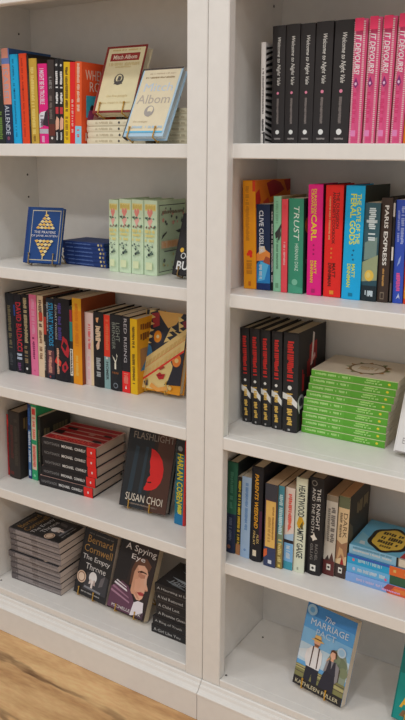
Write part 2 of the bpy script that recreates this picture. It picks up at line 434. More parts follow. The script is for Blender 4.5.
# ------------------------------------------------------------------ the two bookcases
SW = V['w1']; WR = V['wr']; T_ = V['t']; REC = V['rec']; DEP = V['depth']; XL = V['xl']; SEAM = .0008; ST = .026
def bookcase(side, label):
    sg = -1 if side == 'L' else 1
    f = lambda a, b: (min(sg*a, sg*b), max(sg*a, sg*b))     # a, b measured away from the seam
    OUTER = -XL + .05
    root = empty('bookcase', Matrix.Translation((sg*OUTER/2, DEP/2, 0)), label, 'bookcase', 'white fitted bookcases side by side')
    off = Vector((sg*OUTER/2, DEP/2, 0))
    def put(mb, name, smooth=False):
        mb.v = [(a-off.x, b-off.y, c) for a, b, c in mb.v]
        return mb.build(name, root, smooth)
    TOPZ = 1.86; ZI = V['ztop']
    zs = [Z[side+k] for k in '1234']; zb = Z[side+'b']
    for a, b in ((SEAM, WR), (-XL, OUTER-.004)):
        x0, x1 = f(a, b); mb = MB(); mb.bbox(x0, x1, ST, DEP+.012, 0, TOPZ-.02, inner_m, .001); put(mb, 'side_panel')
    for a, b in ((SEAM, SW), (-XL-.001, OUTER)):
        x0, x1 = f(a, b); mb = MB(); mb.bbox(x0, x1, 0, ST-.0002, .1045, TOPZ-.02, paint_m, .0018); put(mb, 'stile')
    x0, x1 = f(WR, -XL)
    mb = MB(); mb.box(x0+.0002, x1-.0002, DEP, DEP+.010, zb-.03, ZI+.02, inner_m); put(mb, 'back_panel')
    mb = MB(); mb.bbox(x0+.0002, x1-.0002, ST, DEP-.0002, ZI, ZI+.02, inner_m, .001); put(mb, 'top_panel')
    y0, y1 = f(SW, -XL-.001)
    mb = MB(); mb.bbox(y0+.0002, y1-.0002, 0, ST-.0004, ZI-.045, TOPZ-.02, paint_m, .0018); put(mb, 'top_rail')
    for i, z in enumerate(zs):
        mb = MB()
        if i == 2:                                           # the fixed shelf comes flush between the stiles
            mb.bbox(x0+.0005, x1-.0005, ST, DEP-.0004, z-T_, z, paint_m, .0012)
            mb.bbox(y0+.0004, y1-.0004, 0, ST+.002, z-T_, z-.00005, paint_m, .0018)
        else: mb.bbox(x0+.0005, x1-.0005, REC, DEP-.0004, z-T_, z, paint_m, .0018)
        put(mb, 'shelf')
    mb = MB(); mb.bbox(x0+.0005, x1-.0005, ST, DEP-.0004, zb-.02, zb, paint_m, .001)
    mb.bbox(y0+.0004, y1-.0004, .0006, ST+.002, zb-.02, zb-.00005, paint_m, .0016); put(mb, 'bottom_shelf')
    mb = MB(); mb.box(y0+.0004, y1-.0004, .004, ST-.0004, .09, zb-.0205, paint_m); put(mb, 'bottom_rail')
    x0, x1 = f(SEAM, OUTER)
    mb = MB(); mb.extrude([(ST-.004,.104),(-.0015,.104),(-.004,.1025),(-.0055,.098),(-.0065,.0945),(-.011,.0935),(-.0125,.0915),(-.0145,.087),(-.0185,.0825),(-.0235,.0805),(-.0255,.0785),(-.0255,.0745),(ST-.004,.0745)], x0, x1, paint_m); put(mb, 'base_moulding')
    mb = MB(); mb.bbox(x0, x1, -.0245, ST-.004, .0004, .0742, paint_m, .001); put(mb, 'plinth')
    mb = MB(); mb.bbox(x0, x1, -.012, DEP+.012, TOPZ-.0195, TOPZ, paint_m, .002); put(mb, 'top_board')
    def pin(p, ax):
        mb = MB(); n = 10; r = .0030; Pn = []
        for t in (.0006, -.0004):
            for k in range(n):
                q = [0,0,0]; o = [a for a in range(3) if a != ax]
                q[o[0]] = r*cos(2*pi*k/n); q[o[1]] = r*sin(2*pi*k/n); q[ax] = t; Pn.append((p[0]+q[0], p[1]+q[1], p[2]+q[2]))
        mb.tris(Pn, [tuple(range(n)), tuple(range(n, 2*n))] + [(i, (i+1)%n, n+(i+1)%n, n+i) for i in range(n)], dark_m)
        put(mb, 'shelf_pin_hole')
    if side == 'L':
        for y, z in ((.25, 1.326), (.25, 1.263), (.244, 1.702)): pin((XL, y, z), 0)
        pin((-.742, .03, zb), 2)
    else:
        pin((WR, .248, 1.707), 0); pin((WR, .25, .385), 0); pin((.0565, .024, zb), 2); pin((.062, .212, zb), 2)
    return root
bookcase('L', 'left white bookcase, holding the grey paperback stack at its bottom')
bookcase('R', 'right white bookcase, holding the pink and green book sets')

# ------------------------------------------------------------------ colours
K = (30, 29, 30); K2 = (38, 35, 34); CR = (222, 208, 176); W = (232, 228, 220); GOLD = (205, 165, 70); RED = (196, 40, 36)
def up(key, label, group, hard=True, D=None, **kw):
    m, T, H, y = upright(key)
    d = D or H*(.66 if hard else .65)
    d = min(d, DEP - .004 - y)
    return make_book(m, T, d, H, label, group, hard, **kw)

# ---- top left row
g = 'books upright on the top left shelf'
up('l1a', 'black book with green print cut off by the left photo edge', g, sart=[B(.3,.62,.7,.95,(120,125,128),9,3), B(.25,.06,.75,.42,(96,120,52),8,4)], spine=(34,38,36), front=(40,60,70))
up('l1b', 'tall book with a peach and navy spine, left of the cyan spine', g, spine=(40,48,70), front=(52,84,128), hard=True,
   sart=[R(0,.84,1,1,(92,112,160)), R(.05,.9,.9,1,(196,130,110)), R(0,.42,1,.84,(226,142,116)), X('ISABEL',.2,.45,.8,.80,(150,150,160)), R(0,0,1,.42,(36,40,60)), X('ALLENDE',.2,.10,.75,.41,(196,200,206)), C(.5,.06,.18,(120,60,80))])
up('l1c', 'plain cyan spine between the peach book and the orange-red spine', g, spine=(20,152,196), front=(20,140,180), sart=[B(.4,.08,.6,.95,(12,104,140),26,5), C(.5,.6,.1,(10,60,90))], D=.14)
up('l1d', 'orange-red spine to the right of the cyan spine', g, spine=(246,76,30), front=(40,36,36), sart=[B(.38,.06,.6,.95,(170,40,20),26,6), C(.5,.61,.1,(90,20,14))], D=.14)
up('l1e', 'very thin black spine between the orange-red and gold spines', g, spine=(36,32,30), front=(40,36,34), sart=[B(.3,.2,.7,.8,(90,70,60),20,2)], D=.13, hard=False)
up('l1f', 'gold spine to the right of a thin black one', g, spine=(184,148,54), front=(60,44,36), sart=[B(.25,.12,.7,.9,(212,186,100),22,7), B(.35,.03,.65,.10,(120,90,30),2,7)], D=.15)
up('l1g', 'magenta spine with white lettering and a grey band near its foot', g, spine=(214,32,116), front=(60,40,40), sart=[X('I MIGHT BE IN TROUBLE',.25,.5,.75,.94,(244,226,232),True), P([(0,.2),(.5,.22),(.95,.33),(1,.42),(.3,.4),(0,.37)],(226,220,220)), P([(.5,.24),(1,.22),(1,.44),(.75,.40)],(50,40,46)), B(.2,.22,.6,.36,(70,50,60),5,3), R(0,.13,1,.19,(170,164,166)), X('I',.35,.02,.65,.1,(240,170,200))])
up('l1h', 'dark brown spine with grey print, right of the magenta spine', g, spine=(58,48,44), front=(56,44,42), sart=[X('LIES',.3,.66,.7,.8,(150,146,140)), B(.3,.3,.7,.58,(104,92,84),9,8), R(0,.1,1,.24,(96,44,34)), C(.6,.07,.14,(200,190,180))])
for k, w_ in (('l1i', 'left'), ('l1j', 'right')):
    up(k, w_ + ' of the two thin black spines beside the yellow spine', g, spine=(32,30,31), front=(34,32,32), sart=[B(.25,.48,.8,.86,(226,222,216),9,9), C(.5,.93,.22,(190,186,180)), R(.15,.36,.85,.44,(180,52,58)), P([(.1,.16),(.9,.18),(.95,.30),(.5,.33),(.1,.27)],(226,170,140)), B(.3,.03,.7,.14,(190,186,180),4,9)], D=.13)
up('l1k', 'yellow spine beside the red spine on the top left shelf', g, spine=(234,190,26), front=(230,180,30), sart=[B(.28,.40,.72,.94,(88,64,22),18,10), B(.28,.05,.72,.34,(140,104,26),10,11)], hard=False, D=.13)
up('l1l', 'red spine between the yellow and the orange books', g, spine=(212,34,34), front=(206,36,34), sart=[B(.35,.14,.7,.55,(238,190,170),14,12)], hard=False, D=.13)
up('l1m', 'orange book with its front cover and teal panel showing beside the cream stack', g, spine=(236,96,44), front=(228,84,40), hard=False, D=.135,
   sart=[B(.3,.40,.72,.98,(246,206,176),22,13), R(0,0,1,.22,(132,186,200)), B(.3,.08,.7,.18,(220,70,60),3,3)],
   fart=[X('WHEN',.10,.79,.62,.91,(244,214,192),False), X('RO',.22,.65,.52,.77,(244,214,192),False), R(.12,.33,.62,.6,(52,150,166)), C(.30,.44,.07,(40,30,34)), P([(.14,.28),(.42,.28),(.38,.42),(.2,.42)],(150,60,100)), P([(.3,.28),(.6,.28),(.5,.44),(.36,.4)],(230,170,150)), B(.1,.04,.8,.14,(244,214,192),9,3)])

# cream stacks and the two books shown face out on the top left shelf
CREAM = (232, 218, 184)
sa = [R(0,0,1,1,CREAM), B(.3,.55,.7,.85,(176,160,128),8,21), C(.5,.44,.22,(66,62,60)), B(.35,.12,.65,.36,(196,182,150),7,22)]
g = 'cream paperbacks stacked on the top left shelf'
names = ['bottom', 'second from the bottom', 'third from the bottom', 'topmost']
p0 = None
for i in range(4):
    rnd = [(0,0),(.002,.001),(-.001,.002),(.0015,0)][i]; t = .0138
    m = flat(-.4165+rnd[0], .112+rnd[1], Z['L1']+.0005+i*(t+.0004), 0, .178)
    lb = names[i] + ' cream book of the stack under the red-boxed cream book'
    if p0 is None: p0 = make_book(m, t, .12, .178, lb, g, True, spine=CREAM, sart=sa, front=(226,212,178), page=(214,204,180))
    else: another(p0, m, lb)
top_c = Z['L1'] + .0005 + 4*(t+.0004)
names = ['bottom', 'second from the bottom', 'third from the bottom', 'third from the top', 'second from the top', 'topmost']
for i in range(6):
    m = flat(-.2125+[0,.001,-.001,.0005,-.0005,0][i], .120, Z['L1']+.0005+i*(t-.0008+.0003), 0, .178)
    another(p0, m, names[i] + ' cream book of the stack beside the middle post', (.93, 1, 1))

def easel(key, T, label, slabel, hard=True, hooks=(.22,.72), over=None, base=None, hh=.017, tone=(196,150,62), **kw):
    if over: x, y, z, yaw, lean, w, h = over
    else: x, y, yaw, lean, w, h, z = EASEL[key]
    bz = base if base is not None else z - .010
    z = bz + max(.0055, T*sin(lean) + .0066)
    bk = make_book(facing(x, y, z, yaw, lean, T), T, w, h, label, 'books shown face out on wire stands', hard, **kw)
    stand(x, y, z, yaw, lean, T, w, h, bz, slabel, hooks, hh, tone)
    return bk
MAROON = (122, 40, 36)
easel('e_cream', .024, 'face-out cream book with a maroon border, on top of a cream stack', 'brass wire stand on the cream stack, holding the maroon-bordered book', over=(-.3935, .106, top_c+.0155, .02, .41, .120, .171), base=top_c, hooks=(.16,.76), hh=.024,
   spine=(140,60,50), front=MAROON, back=CREAM, page=(222,208,176),
   fart=[R(.04,.03,.965,.965,(236,222,176)), R(.13,.77,.86,.885,(140,44,40)), X('Mitch Albom',.2,.795,.8,.86,(236,214,190),True), B(.1,.92,.9,.945,(190,166,110),20,31), B(.1,.695,.9,.745,(196,176,126),18,32), B(.3,.665,.7,.69,(196,176,126),8,35),
     C(.47,.49,.12,(70,66,62)), C(.47,.505,.08,(236,222,176)), P([(.36,.42),(.58,.42),(.55,.47),(.40,.46)],(70,66,62)), P([(.43,.47),(.52,.47),(.53,.53),(.45,.54)],(80,76,70)), X('the five people',.25,.215,.78,.265,(196,176,130)), X('you meet in heaven',.15,.115,.88,.165,(196,176,130))])
easel('e_bluewhite', .020, 'cream book with pale blue edges, face out in front of the post-side stack', 'brass wire stand holding the pale-blue-edged book on the top left shelf', over=(-.2520, .040, Z['L1']+.0125, -.03, .50, .1145, .173), base=Z['L1'], hooks=(.14,.78), hh=.022,
   spine=(60,52,52), front=(176,202,216), back=(170,196,210), page=(206,214,214),
   fart=[R(.035,.05,.955,.975,(238,222,186)), R(0,.975,1,1,(70,60,56)), B(.2,.905,.85,.925,(180,160,130),18,41), B(.12,.845,.85,.87,(150,128,96),20,42), X('Mitch',.16,.655,.88,.775,(196,206,214)), X('Albom',.08,.475,.9,.605,(168,156,142)), C(.47,.365,.12,(150,142,134)), C(.49,.385,.07,(238,222,186)), P([(.40,.30),(.5,.28),(.52,.36),(.45,.36)],(150,142,134)), X('the stranger',.14,.19,.52,.23,(176,160,130)), B(.14,.115,.95,.15,(176,196,206),18,43), R(.035,.05,.955,.075,(96,172,204))])

# ---- second left shelf
BLUE = (20, 58, 110)
def leafcone(cx, v0, v1, flip):
    out = []; rnd = random.Random(5); n = 5
    for r in range(n):
        k = r + 1; vv = v0 + (v1-v0)*(r+.4)/n
        for j in range(k):
            u = cx + (j-(k-1)/2)*.105; c = [(232,196,110),(206,160,74),(244,222,160)][(r+j)%3]
            d = (v1-v0)/n*.75
            out.append(P([(u, vv-d*.7),(u+.07, vv+d*.1),(u+.02, vv+d*.7),(u-.06, vv+d*.3)], c))
    return out
easel('e_prayer', .016, 'blue book with two gold leaf triangles on its cover, standing face out', 'dull wire stand holding the blue gold-leaf book', hooks=(.16,.85), hh=.024, tone=(150,128,92),
   spine=(20,46,104), front=BLUE, back=BLUE, page=(206,196,170),
   fart=[R(.13,.045,.955,.06,(176,166,140)), R(.13,.93,.955,.945,(176,166,140)), R(.13,.045,.145,.945,(176,166,140)), R(.94,.045,.955,.945,(176,166,140)), R(.03,0,.045,1,(18,44,104))]
     + leafcone(.54,.88,.60,0) + leafcone(.54,.12,.42,1) + [R(.53,.87,.555,.93,(220,190,120)), R(.53,.06,.555,.12,(220,190,120)), X('THE PRAYERS',.24,.525,.86,.57,(206,200,200)), X('OF JANE AUSTEN',.16,.455,.92,.50,(206,200,200))])
g = 'small blue books stacked beside the mint set'
names = ['bottom', 'second from the bottom', 'third from the bottom', 'third from the top', 'second from the top', 'topmost']
p0 = None
for i in range(6):
    dx = [.004,.0015,-.001,.001,-.003,-.006][i]; t = .0103
    m = flat(-.553+dx, .160, Z['L2']+.0005+i*(t+.0003), -.03, .150)
    lb = names[i] + ' small navy blue book of the stack beside the mint set'
    if p0 is None: p0 = make_book(m, t, .100, .150, lb, g, True, spine=(26,48,98), front=(26,50,100), page=(60,76,116), sart=[B(.35,.30,.65,.9,(84,104,150),16,51), C(.5,.12,.3,(196,176,120)), B(.2,.03,.8,.07,(150,130,90),1,2)])
    else: another(p0, m, lb)
g = 'mint green cloth-look books standing in a set of four'
MINT = (188, 203, 170)
def dots(seed, n, u0, v0, u1, v1, cols, r=.05):
    rnd = random.Random(seed); return [C(u0+(u1-u0)*rnd.random(), v0+(v1-v0)*rnd.random(), r*(.5+.8*rnd.random()), cols[i%len(cols)], n=7) for i in range(n)]
heart = lambda u, v, s, c: P([(u, v-s*.9*.3),(u-s,v+s*.12),(u-s*.75,v+s*.33),(u-s*.3,v+s*.33),(u,v+s*.18),(u+s*.3,v+s*.33),(u+s*.75,v+s*.33),(u+s,v+s*.12)], c)
sa = [R(.08,.86,.92,.95,(206,190,122)), B(.12,.875,.88,.935,(190,166,84),4,61,False), heart(.5,.81,.22,(232,142,128)), heart(.5,.70,.2,(238,176,160))] + dots(3,10,.1,.745,.9,.77,[(100,140,110),(70,84,74)],.06) + dots(4,14,.05,.635,.95,.665,[(70,84,74),(150,110,90),(100,140,110)],.06) \
   + [B(.12,.565,.88,.61,(206,188,112),9,62,False), B(.12,.515,.88,.55,(206,188,112),9,63,False), B(.12,.45,.88,.49,(206,188,112),8,64,False)] + dots(6,16,.1,.25,.9,.42,[(66,82,74),(110,130,110)],.06) + [C(.5,.28,.1,(50,58,54)), C(.5,.34,.07,(50,58,54)), R(.25,.08,.75,.18,(200,204,160))]
fa = [R(.05,.04,.97,.05,(70,76,70)), R(.05,.93,.97,.94,(70,76,70)), R(.05,.04,.06,.94,(70,76,70))] + dots(8,22,.08,.68,.95,.9,[(84,92,84),(200,150,130),(120,140,118)],.035) + [B(.12,.82,.9,.86,(120,110,90),9,2), P([(.1,.48),(.28,.56),(.3,.59),(.14,.54)],(60,62,56)), P([(.6,.58),(.8,.60),(.9,.57),(.72,.55)],(60,62,56)), R(.1,.36,.95,.46,(222,182,140)), B(.12,.37,.93,.45,(206,150,100),9,66), R(.2,.31,.9,.325,(80,84,76))] + dots(9,16,.08,.08,.95,.28,[(180,176,120),(84,92,84)],.035)
names = ['leftmost', 'second from left', 'third from left', 'rightmost']
for i, k in enumerate('abcd'):
    up('l2'+k, names[i] + ' of the four mint green books' + (', its patterned cover in view' if i == 3 else ' standing spine out'), g, spine=MINT, front=(178,194,160), sart=sa, fart=fa, D=.125, page=(196,200,176))
easel(None, .018, 'black book with white capitals and yellow dots, half hidden behind the middle post', 'wire stand under the black book half hidden by the middle post', over=(-.1650, .112, Z['L2']+.0115, -.05, .33, .115, .150), base=Z['L2'],
   spine=K, front=(34,32,33), hooks=(.16,.78), tone=(150,118,70), fart=[X('OCTAVIA',.12,.26,.9,.36,W), X('BUTLER',.06,.08,.94,.22,W,True), C(.3,.44,.05,(226,176,60)), C(.13,.40,.05,(226,176,60)), C(.6,.6,.06,(206,150,60)), P([(.4,.55),(.9,.5),(.9,.95),(.5,.9)],(80,50,40))])

# ---- third left shelf
g = 'books upright on the third left shelf'
up('l3a', 'black book at the far left of the third shelf, next to the bookcase side', g, spine=(34,37,42), front=(30,34,40), sart=[B(.3,.3,.7,.85,(112,104,76),13,71), R(0,.7,.35,.86,(44,44,46)), B(.3,.08,.7,.26,(70,72,74),5,72)])
up('l3b', 'black spine with red and blue lettering, second on the third shelf', g, spine=(30,30,36), front=(28,30,38), sart=[R(0,.72,.25,.86,(44,76,150)), X('DAVID',.4,.66,.95,.90,(176,40,52),True), X('BALDACCI',.35,.28,.95,.63,(176,40,52),True), B(.25,.17,.85,.25,(196,206,220),3,73), B(.3,.03,.7,.13,(110,60,100),2,74)])
up('l3c', 'black spine with beige lettering and a white dot, left of the pink spine', g, spine=(29,28,30), front=(30,29,33), sart=[B(.35,.4,.8,.96,(164,146,110),16,75), B(.2,.14,.7,.36,(130,108,76),6,76), C(.5,.07,.14,(226,222,214))])
up('l3d', 'pale pink spine near the left end of the third shelf', g, spine=(226,112,148), front=(180,110,110), sart=[B(.3,.52,.75,.95,(242,160,188),14,77), B(.3,.2,.62,.48,(122,40,80),6,78), C(.5,.06,.1,(190,70,110))], hard=False)
up('l3e', 'thin beige spine with red and brown marks, right of the pink spine', g, spine=(206,180,146), front=(120,80,64), sart=[B(.25,.62,.8,.95,(90,60,50),8,79), R(.3,.70,.9,.80,(180,60,44)), B(.25,.2,.75,.58,(130,96,70),10,80)], hard=False)
up('l3e2', 'very thin black and red spine between the beige and the teal-lettered books', g, spine=(44,34,32), front=(44,36,36), sart=[R(0,.60,1,.84,(170,56,42)), R(0,.1,.6,.5,(196,182,160)), B(.2,.1,.8,.5,(60,50,46),10,81)], hard=False)
up('l3f', 'dark spine with big teal lettering above red print', g, spine=(28,36,48), front=(30,36,46), sart=[X('STUART WOODS',.42,.42,.95,.95,(44,134,176),True), B(.12,.6,.35,.95,(150,160,166),14,82), R(0,.06,1,.36,(84,48,54)), B(.3,.08,.75,.36,(190,130,110),8,83), C(.5,.03,.12,(150,60,60))])
up('l3g', 'thick black book with a red flower pattern and purple lettering', g, spine=(25,23,28), front=(24,24,30), bulge=.004, sart=[X('STUART WOODS',.1,.5,.24,.92,(176,176,166)), B(.32,.5,.54,.95,(70,54,118),9,84),
   P([(.5,.42),(.62,.56),(.85,.52),(.98,.4),(.9,.3),(.7,.34)],(164,36,44)), P([(.56,.44),(.68,.5),(.86,.45),(.76,.38)],(30,26,30)), P([(0,.22),(.2,.3),(.5,.24),(.45,.18),(.2,.2)],(206,56,44)), P([(.55,.2),(.78,.26),(.92,.18),(.7,.11),(.55,.14)],(164,36,44)), P([(.66,.2),(.78,.21),(.8,.16),(.68,.15)],(30,26,30)), B(.2,.08,.36,.4,(196,150,120),9,85)])
up('l3g2', 'thin spine of mixed green, red and cream left of the orange-yellow book', g, spine=(36,40,40), front=(60,34,24), sart=[R(0,.55,1,.8,(46,120,112)), R(.1,.8,.9,.95,(150,40,50)), R(0,.1,1,.45,(206,196,180)), B(.2,.12,.8,.44,(60,60,60),8,86)], hard=False)
up('l3h', 'tall orange-yellow spine in the middle of the third left shelf', g, spine=(242,154,24), front=(128,60,28), sart=[R(0,.86,1,1,(240,178,36)), B(.3,.45,.68,.94,(196,112,24),18,87), B(.3,.1,.6,.34,(232,182,80),9,88)], hard=False, D=.148)
up('l3i', 'pale blush spine with small red print, right of the orange-yellow one', g, spine=(234,206,196), front=(70,44,36), sart=[B(.38,.5,.68,.86,(206,84,88),14,89), P([(.7,0),(1,0),(1,.62),(.85,.66),(.7,.5)],(216,190,150)), B(.3,.08,.55,.4,(224,176,176),6,90)], hard=False)
up('l3j', 'black spine with cream script lettering, right of the blush spine', g, spine=(28,27,28), front=(30,28,28), sart=[P([(.3,.92),(.6,.93),(.5,.86),(.35,.87)],(222,160,110)), B(.25,.62,.75,.84,(226,196,160),5,91), P([(.3,.56),(.7,.66),(.62,.52),(.4,.5)],(220,180,150)), B(.3,.14,.72,.4,(150,150,146),6,92)])
up('l3k', 'thin spine, red above and grey-teal below', g, spine=(122,150,146), front=(70,40,36), sart=[R(0,.44,1,1,(232,62,40)), B(.3,.5,.8,.94,(240,110,70),8,93), X('HOMER',.3,.12,.75,.37,(48,56,56),True), C(.5,.42,.16,(230,220,210))], hard=False)
up('l3l', 'wide black spine with a pale antler emblem', g, spine=(30,30,32), front=(34,33,34), sart=[X('LIGHT',.55,.66,.85,.90,(124,128,116)), X('BRINGER',.2,.55,.5,.90,(124,128,116)), P([(.1,.47),(.22,.46),(.45,.38),(.5,.30),(.55,.38),(.68,.47),(.58,.5),(.62,.44),(.5,.40),(.38,.44)],(214,206,184)), R(.42,.29,.56,.37,(214,206,184)), B(.2,.225,.75,.255,(120,72,40),9,94,False), C(.5,.07,.2,(110,116,120)), C(.5,.07,.14,(30,30,32))])
up('l3m', 'black spine with spaced white letters and a red block at its foot', g, spine=(34,31,34), front=(36,34,36), sart=[X('RED RISING',.25,.40,.62,.97,(176,170,170)), R(0,0,1,.28,(228,44,40)), B(.2,.12,.75,.26,(240,130,110),5,95), P([(.35,.05),(.6,.05),(.48,.10)],(244,230,220))], hard=False)
up('l3n', 'yellow book with black spine print, just left of the patterned cover', g, spine=(244,192,24), front=(224,158,36), sart=[B(.3,.62,.68,.90,(96,70,22),10,96), B(.3,.14,.68,.54,(96,70,22),14,97)], fart=[B(.1,.84,.9,.92,(120,70,30),6,98), B(.1,.70,.9,.80,(110,66,30),6,99), R(.1,.3,.9,.6,(150,110,70)), P([(.1,.3),(.6,.3),(.4,.52)],(60,110,150))], hard=False)
def zig(u0, v0, u1, v1, n, c, w=.05):
    pts = []
    for i in range(n+1):
        t = i/n; d = w if i % 2 else -w*.2
        pts.append((u0+(u1-u0)*t+d, v0+(v1-v0)*t))
    return P(pts + [(u1-.03, v1), (u0-.03, v0)], c)
CRM = (236,206,134); NV = (48,50,58)
easel('e_pattern', .024, 'face-out patterned cover with a pale gold diagonal band and a stylised face', 'brass wire stand under the gold-banded patterned cover', hard=True, hooks=(.22,.68), hh=.028, tone=(214,170,70),
   spine=(200,160,80), front=(240,156,30), back=(230,150,40), page=(214,196,156),
   fart=[R(0,.45,1,1,NV), P([(.25,1),(.85,1),(.72,.86),(.55,.80),(.42,.88)],(206,160,88)), P([(.12,.96),(.3,.98),(.34,.82),(.2,.78)],(150,52,56)), P([(.0,.36),(.0,.6),(.2,.55),(.3,.4),(.1,.3)],(60,110,146)), C(.33,.68,.13,(60,58,66)), C(.33,.68,.09,(236,146,40),.075), C(.33,.68,.035,(244,220,160)),
     zig(.08,.62,.1,1.0,9,CRM,.13), zig(.0,.55,.04,.76,5,CRM,.2), zig(.52,.62,.64,.82,6,CRM,.1), zig(.62,.80,.86,.72,5,CRM,.08), zig(.78,.96,.84,.78,5,CRM,.1), P([(.86,.9),(1,.94),(1,.82),(.9,.84)],(120,48,56)),
     P([(0,.02),(.4,.02),(.62,.40),(0,.16)],CRM), P([(.2,.02),(.72,.02),(.78,.42),(.5,.44),(.3,.2)],CRM), P([(.62,.10),(1,.12),(1,.64),(.78,.52),(.76,.30),(.70,.16)],(44,42,48)), C(.84,.42,.13,(44,42,48)), C(.84,.42,.10,(232,128,50),.08), C(.84,.42,.045,(244,206,130)),
     P([(0,.09),(.0,.34),(.98,.83),(.98,.54),(.05,.05)],(236,204,134)), P([(0,.055),(.0,.085),(.98,.565),(.98,.535)],(206,52,40)), P([(.06,.23),(.06,.24),(.98,.70),(.98,.69)],(206,120,70))]
     + [P([(.10+.088*i,.26+.0437*i),(.16+.088*i,.285+.0437*i),(.19+.088*i,.36+.0437*i),(.12+.088*i,.33+.0437*i)],(196,160,96)) for i in range(10)] + [P([(.12+.088*i,.15+.0437*i),(.17+.088*i,.172+.0437*i),(.19+.088*i,.245+.0437*i),(.13+.088*i,.22+.0437*i)],(206,170,104)) for i in range(9)]
     + [P([(.42,.205),(.5,.245),(.55,.225),(.63,.235),(.6,.17),(.5,.155)],(168,34,36)), P([(.42,.205),(.52,.205),(.63,.235),(.52,.195)],(90,20,24)), P([(.46,.29),(.58,.33),(.6,.31),(.5,.27)],(150,60,40)), P([(.3,.05),(.5,.0),(.72,.04),(.7,.09),(.5,.05),(.34,.10)],(220,150,70)), P([(.16,.10),(.24,.13),(.26,.06),(.2,.05)],(60,50,56)), C(.78,.07,.04,(240,200,120))])

# ---- fourth left shelf
g = 'books upright on the fourth left shelf'
up('l4a', 'thin red spine at the far left of the fourth shelf, partly hidden', g, spine=(168,36,40), front=(60,30,30), sart=[C(.5,.88,.45,(200,44,40),.05), B(.3,.1,.7,.8,(110,30,34),16,101)], hard=False, D=.13)
up('l4b', 'thick worn black book with red specks, second on the fourth shelf', g, spine=(48,42,38), front=(44,40,36), back=(40,36,34), sart=[B(.2,.3,.5,.8,(80,44,40),10,102), B(.6,.2,.85,.9,(60,54,46),14,103), R(.1,.05,.5,.1,(90,40,36))], fart=[P([(.3,.08),(.8,.1),(.6,.26),(.35,.2)],(170,40,36)), B(.1,.7,.9,.9,(110,92,60),5,2)], page=(168,150,128), D=.14)
up('l4c', 'thin navy spine with a pale blue title, right of the thick black book', g, spine=(34,52,96), front=(34,60,90), sart=[R(.12,.04,.88,.66,(74,112,156)), B(.2,.2,.8,.64,(214,226,234),10,104), B(.2,.72,.8,.95,(60,100,160),7,105), R(.2,.04,.8,.12,(176,200,216))], hard=False, D=.14)
up('l4d', 'cream and red spine with green ends, behind the red-ended stack', g, spine=(48,150,100), front=(44,140,90), sart=[R(.1,.14,.9,.97,(226,196,176)), R(.2,.87,.8,.95,(196,64,60)), B(.3,.55,.75,.84,(214,110,90),6,106), R(.1,.48,.9,.54,(40,140,96)), B(.25,.16,.75,.46,(206,96,84),9,107), C(.5,.06,.2,(120,190,150))], hard=False, D=.145)
up('l4e', 'dark green-black spine mostly hidden behind the red-ended stack', g, spine=(34,38,34), front=(40,42,38), sart=[B(.3,.3,.7,.8,(96,92,60),8,108)], fart=[B(.1,.5,.9,.8,(90,84,60),4,4)], hard=False, D=.13)
x, y, yaw, L, D, h, z = STACK['s_red']; yaw = .06; t = h/5
g = 'black thrillers with red spine ends, stacked flat'
names = ['bottom', 'second from the bottom', 'middle', 'second from the top', 'topmost']
p0 = None
for i in range(5):
    dx = [-.010,-.004,.002,.001,.002][i]; dy = [-.004,.001,.002,.001,.001][i]
    m = flat(x+dx, y+dy, z+.0005+i*t, yaw, L); lb = names[i] + ' book of the red-ended black stack' + (', showing its red cover' if i == 4 else '')
    if p0 is None: p0 = make_book(m, t-.0006, D, L, lb, g, True, spine=(34,31,32), front=(190,152,138), back=(34,32,32), page=(196,172,152), bulge=.0012,
        sart=[R(0,0,1,.16,(226,44,38)), C(.5,.08,.13,(240,220,210),.013), X('NIGHTSHADE',.38,.66,.66,.95,(128,124,120)), X('MICHAEL',.38,.41,.66,.62,(206,200,192),True), X('CONNELLY',.38,.18,.66,.38,(206,200,192),True)],
        fart=[R(.03,.02,.22,.98,(160,36,40)), R(.27,.02,.42,.98,(160,36,40)), R(.46,.02,.60,.98,(160,36,40)), R(.64,.02,.79,.98,(160,36,40)), R(.83,.02,.97,.98,(160,36,40)), P([(.25,.04),(.33,.10),(.34,.22),(.26,.24),(.22,.14)],(44,28,30)), P([(.58,.03),(.66,.08),(.66,.18),(.58,.2)],(44,28,30)), P([(.5,.34),(.6,.32),(.62,.42),(.52,.44)],(180,120,110)), P([(.3,.8),(.5,.84),(.46,.98),(.3,.96)],(40,26,28)), P([(.6,.7),(.72,.72),(.7,.9),(.6,.88)],(40,26,28)), X('NIGHTSHADE',.06,.15,.2,.85,(214,80,70),True,0,True)])
    else: another(p0, m, lb)
easel('e_flash', .026, 'face-out dark cover with a red profile shape, beside the blue-teal spine', 'brass wire stand under the dark cover with the red profile shape', hooks=(.21,.66), hh=.018,
   spine=(44,36,34), front=(52,40,36), back=K, page=(170,150,132),
   fart=[P([(0,0),(.52,0),(.58,1),(0,1)],(40,42,44)), P([(.12,.2),(.22,.2),(.26,.78),(.18,.8)],(46,58,66)), P([(.36,.2),(.43,.2),(.46,.8),(.4,.8)],(46,58,66)), P([(.6,0),(1,0),(1,1),(.66,1)],(76,50,40)),
     X('FLASHLIGHT',.10,.885,.98,.97,(132,120,108)),
     P([(.52,.79),(.60,.775),(.70,.73),(.78,.66),(.83,.56),(.83,.46),(.80,.38),(.73,.31),(.64,.27),(.55,.255),(.47,.255),(.47,.29),(.50,.325),(.50,.345),(.52,.36),(.51,.385),(.53,.42),(.57,.45),(.545,.50),(.545,.56),(.52,.62),(.53,.70)],(206,40,38)), P([(.51,.362),(.60,.375),(.62,.36),(.55,.35)],(70,18,20)),
     X('SUSAN CHOI',.10,.09,.9,.185,(222,208,186)), B(.2,.045,.8,.065,(120,104,92),20,110)])
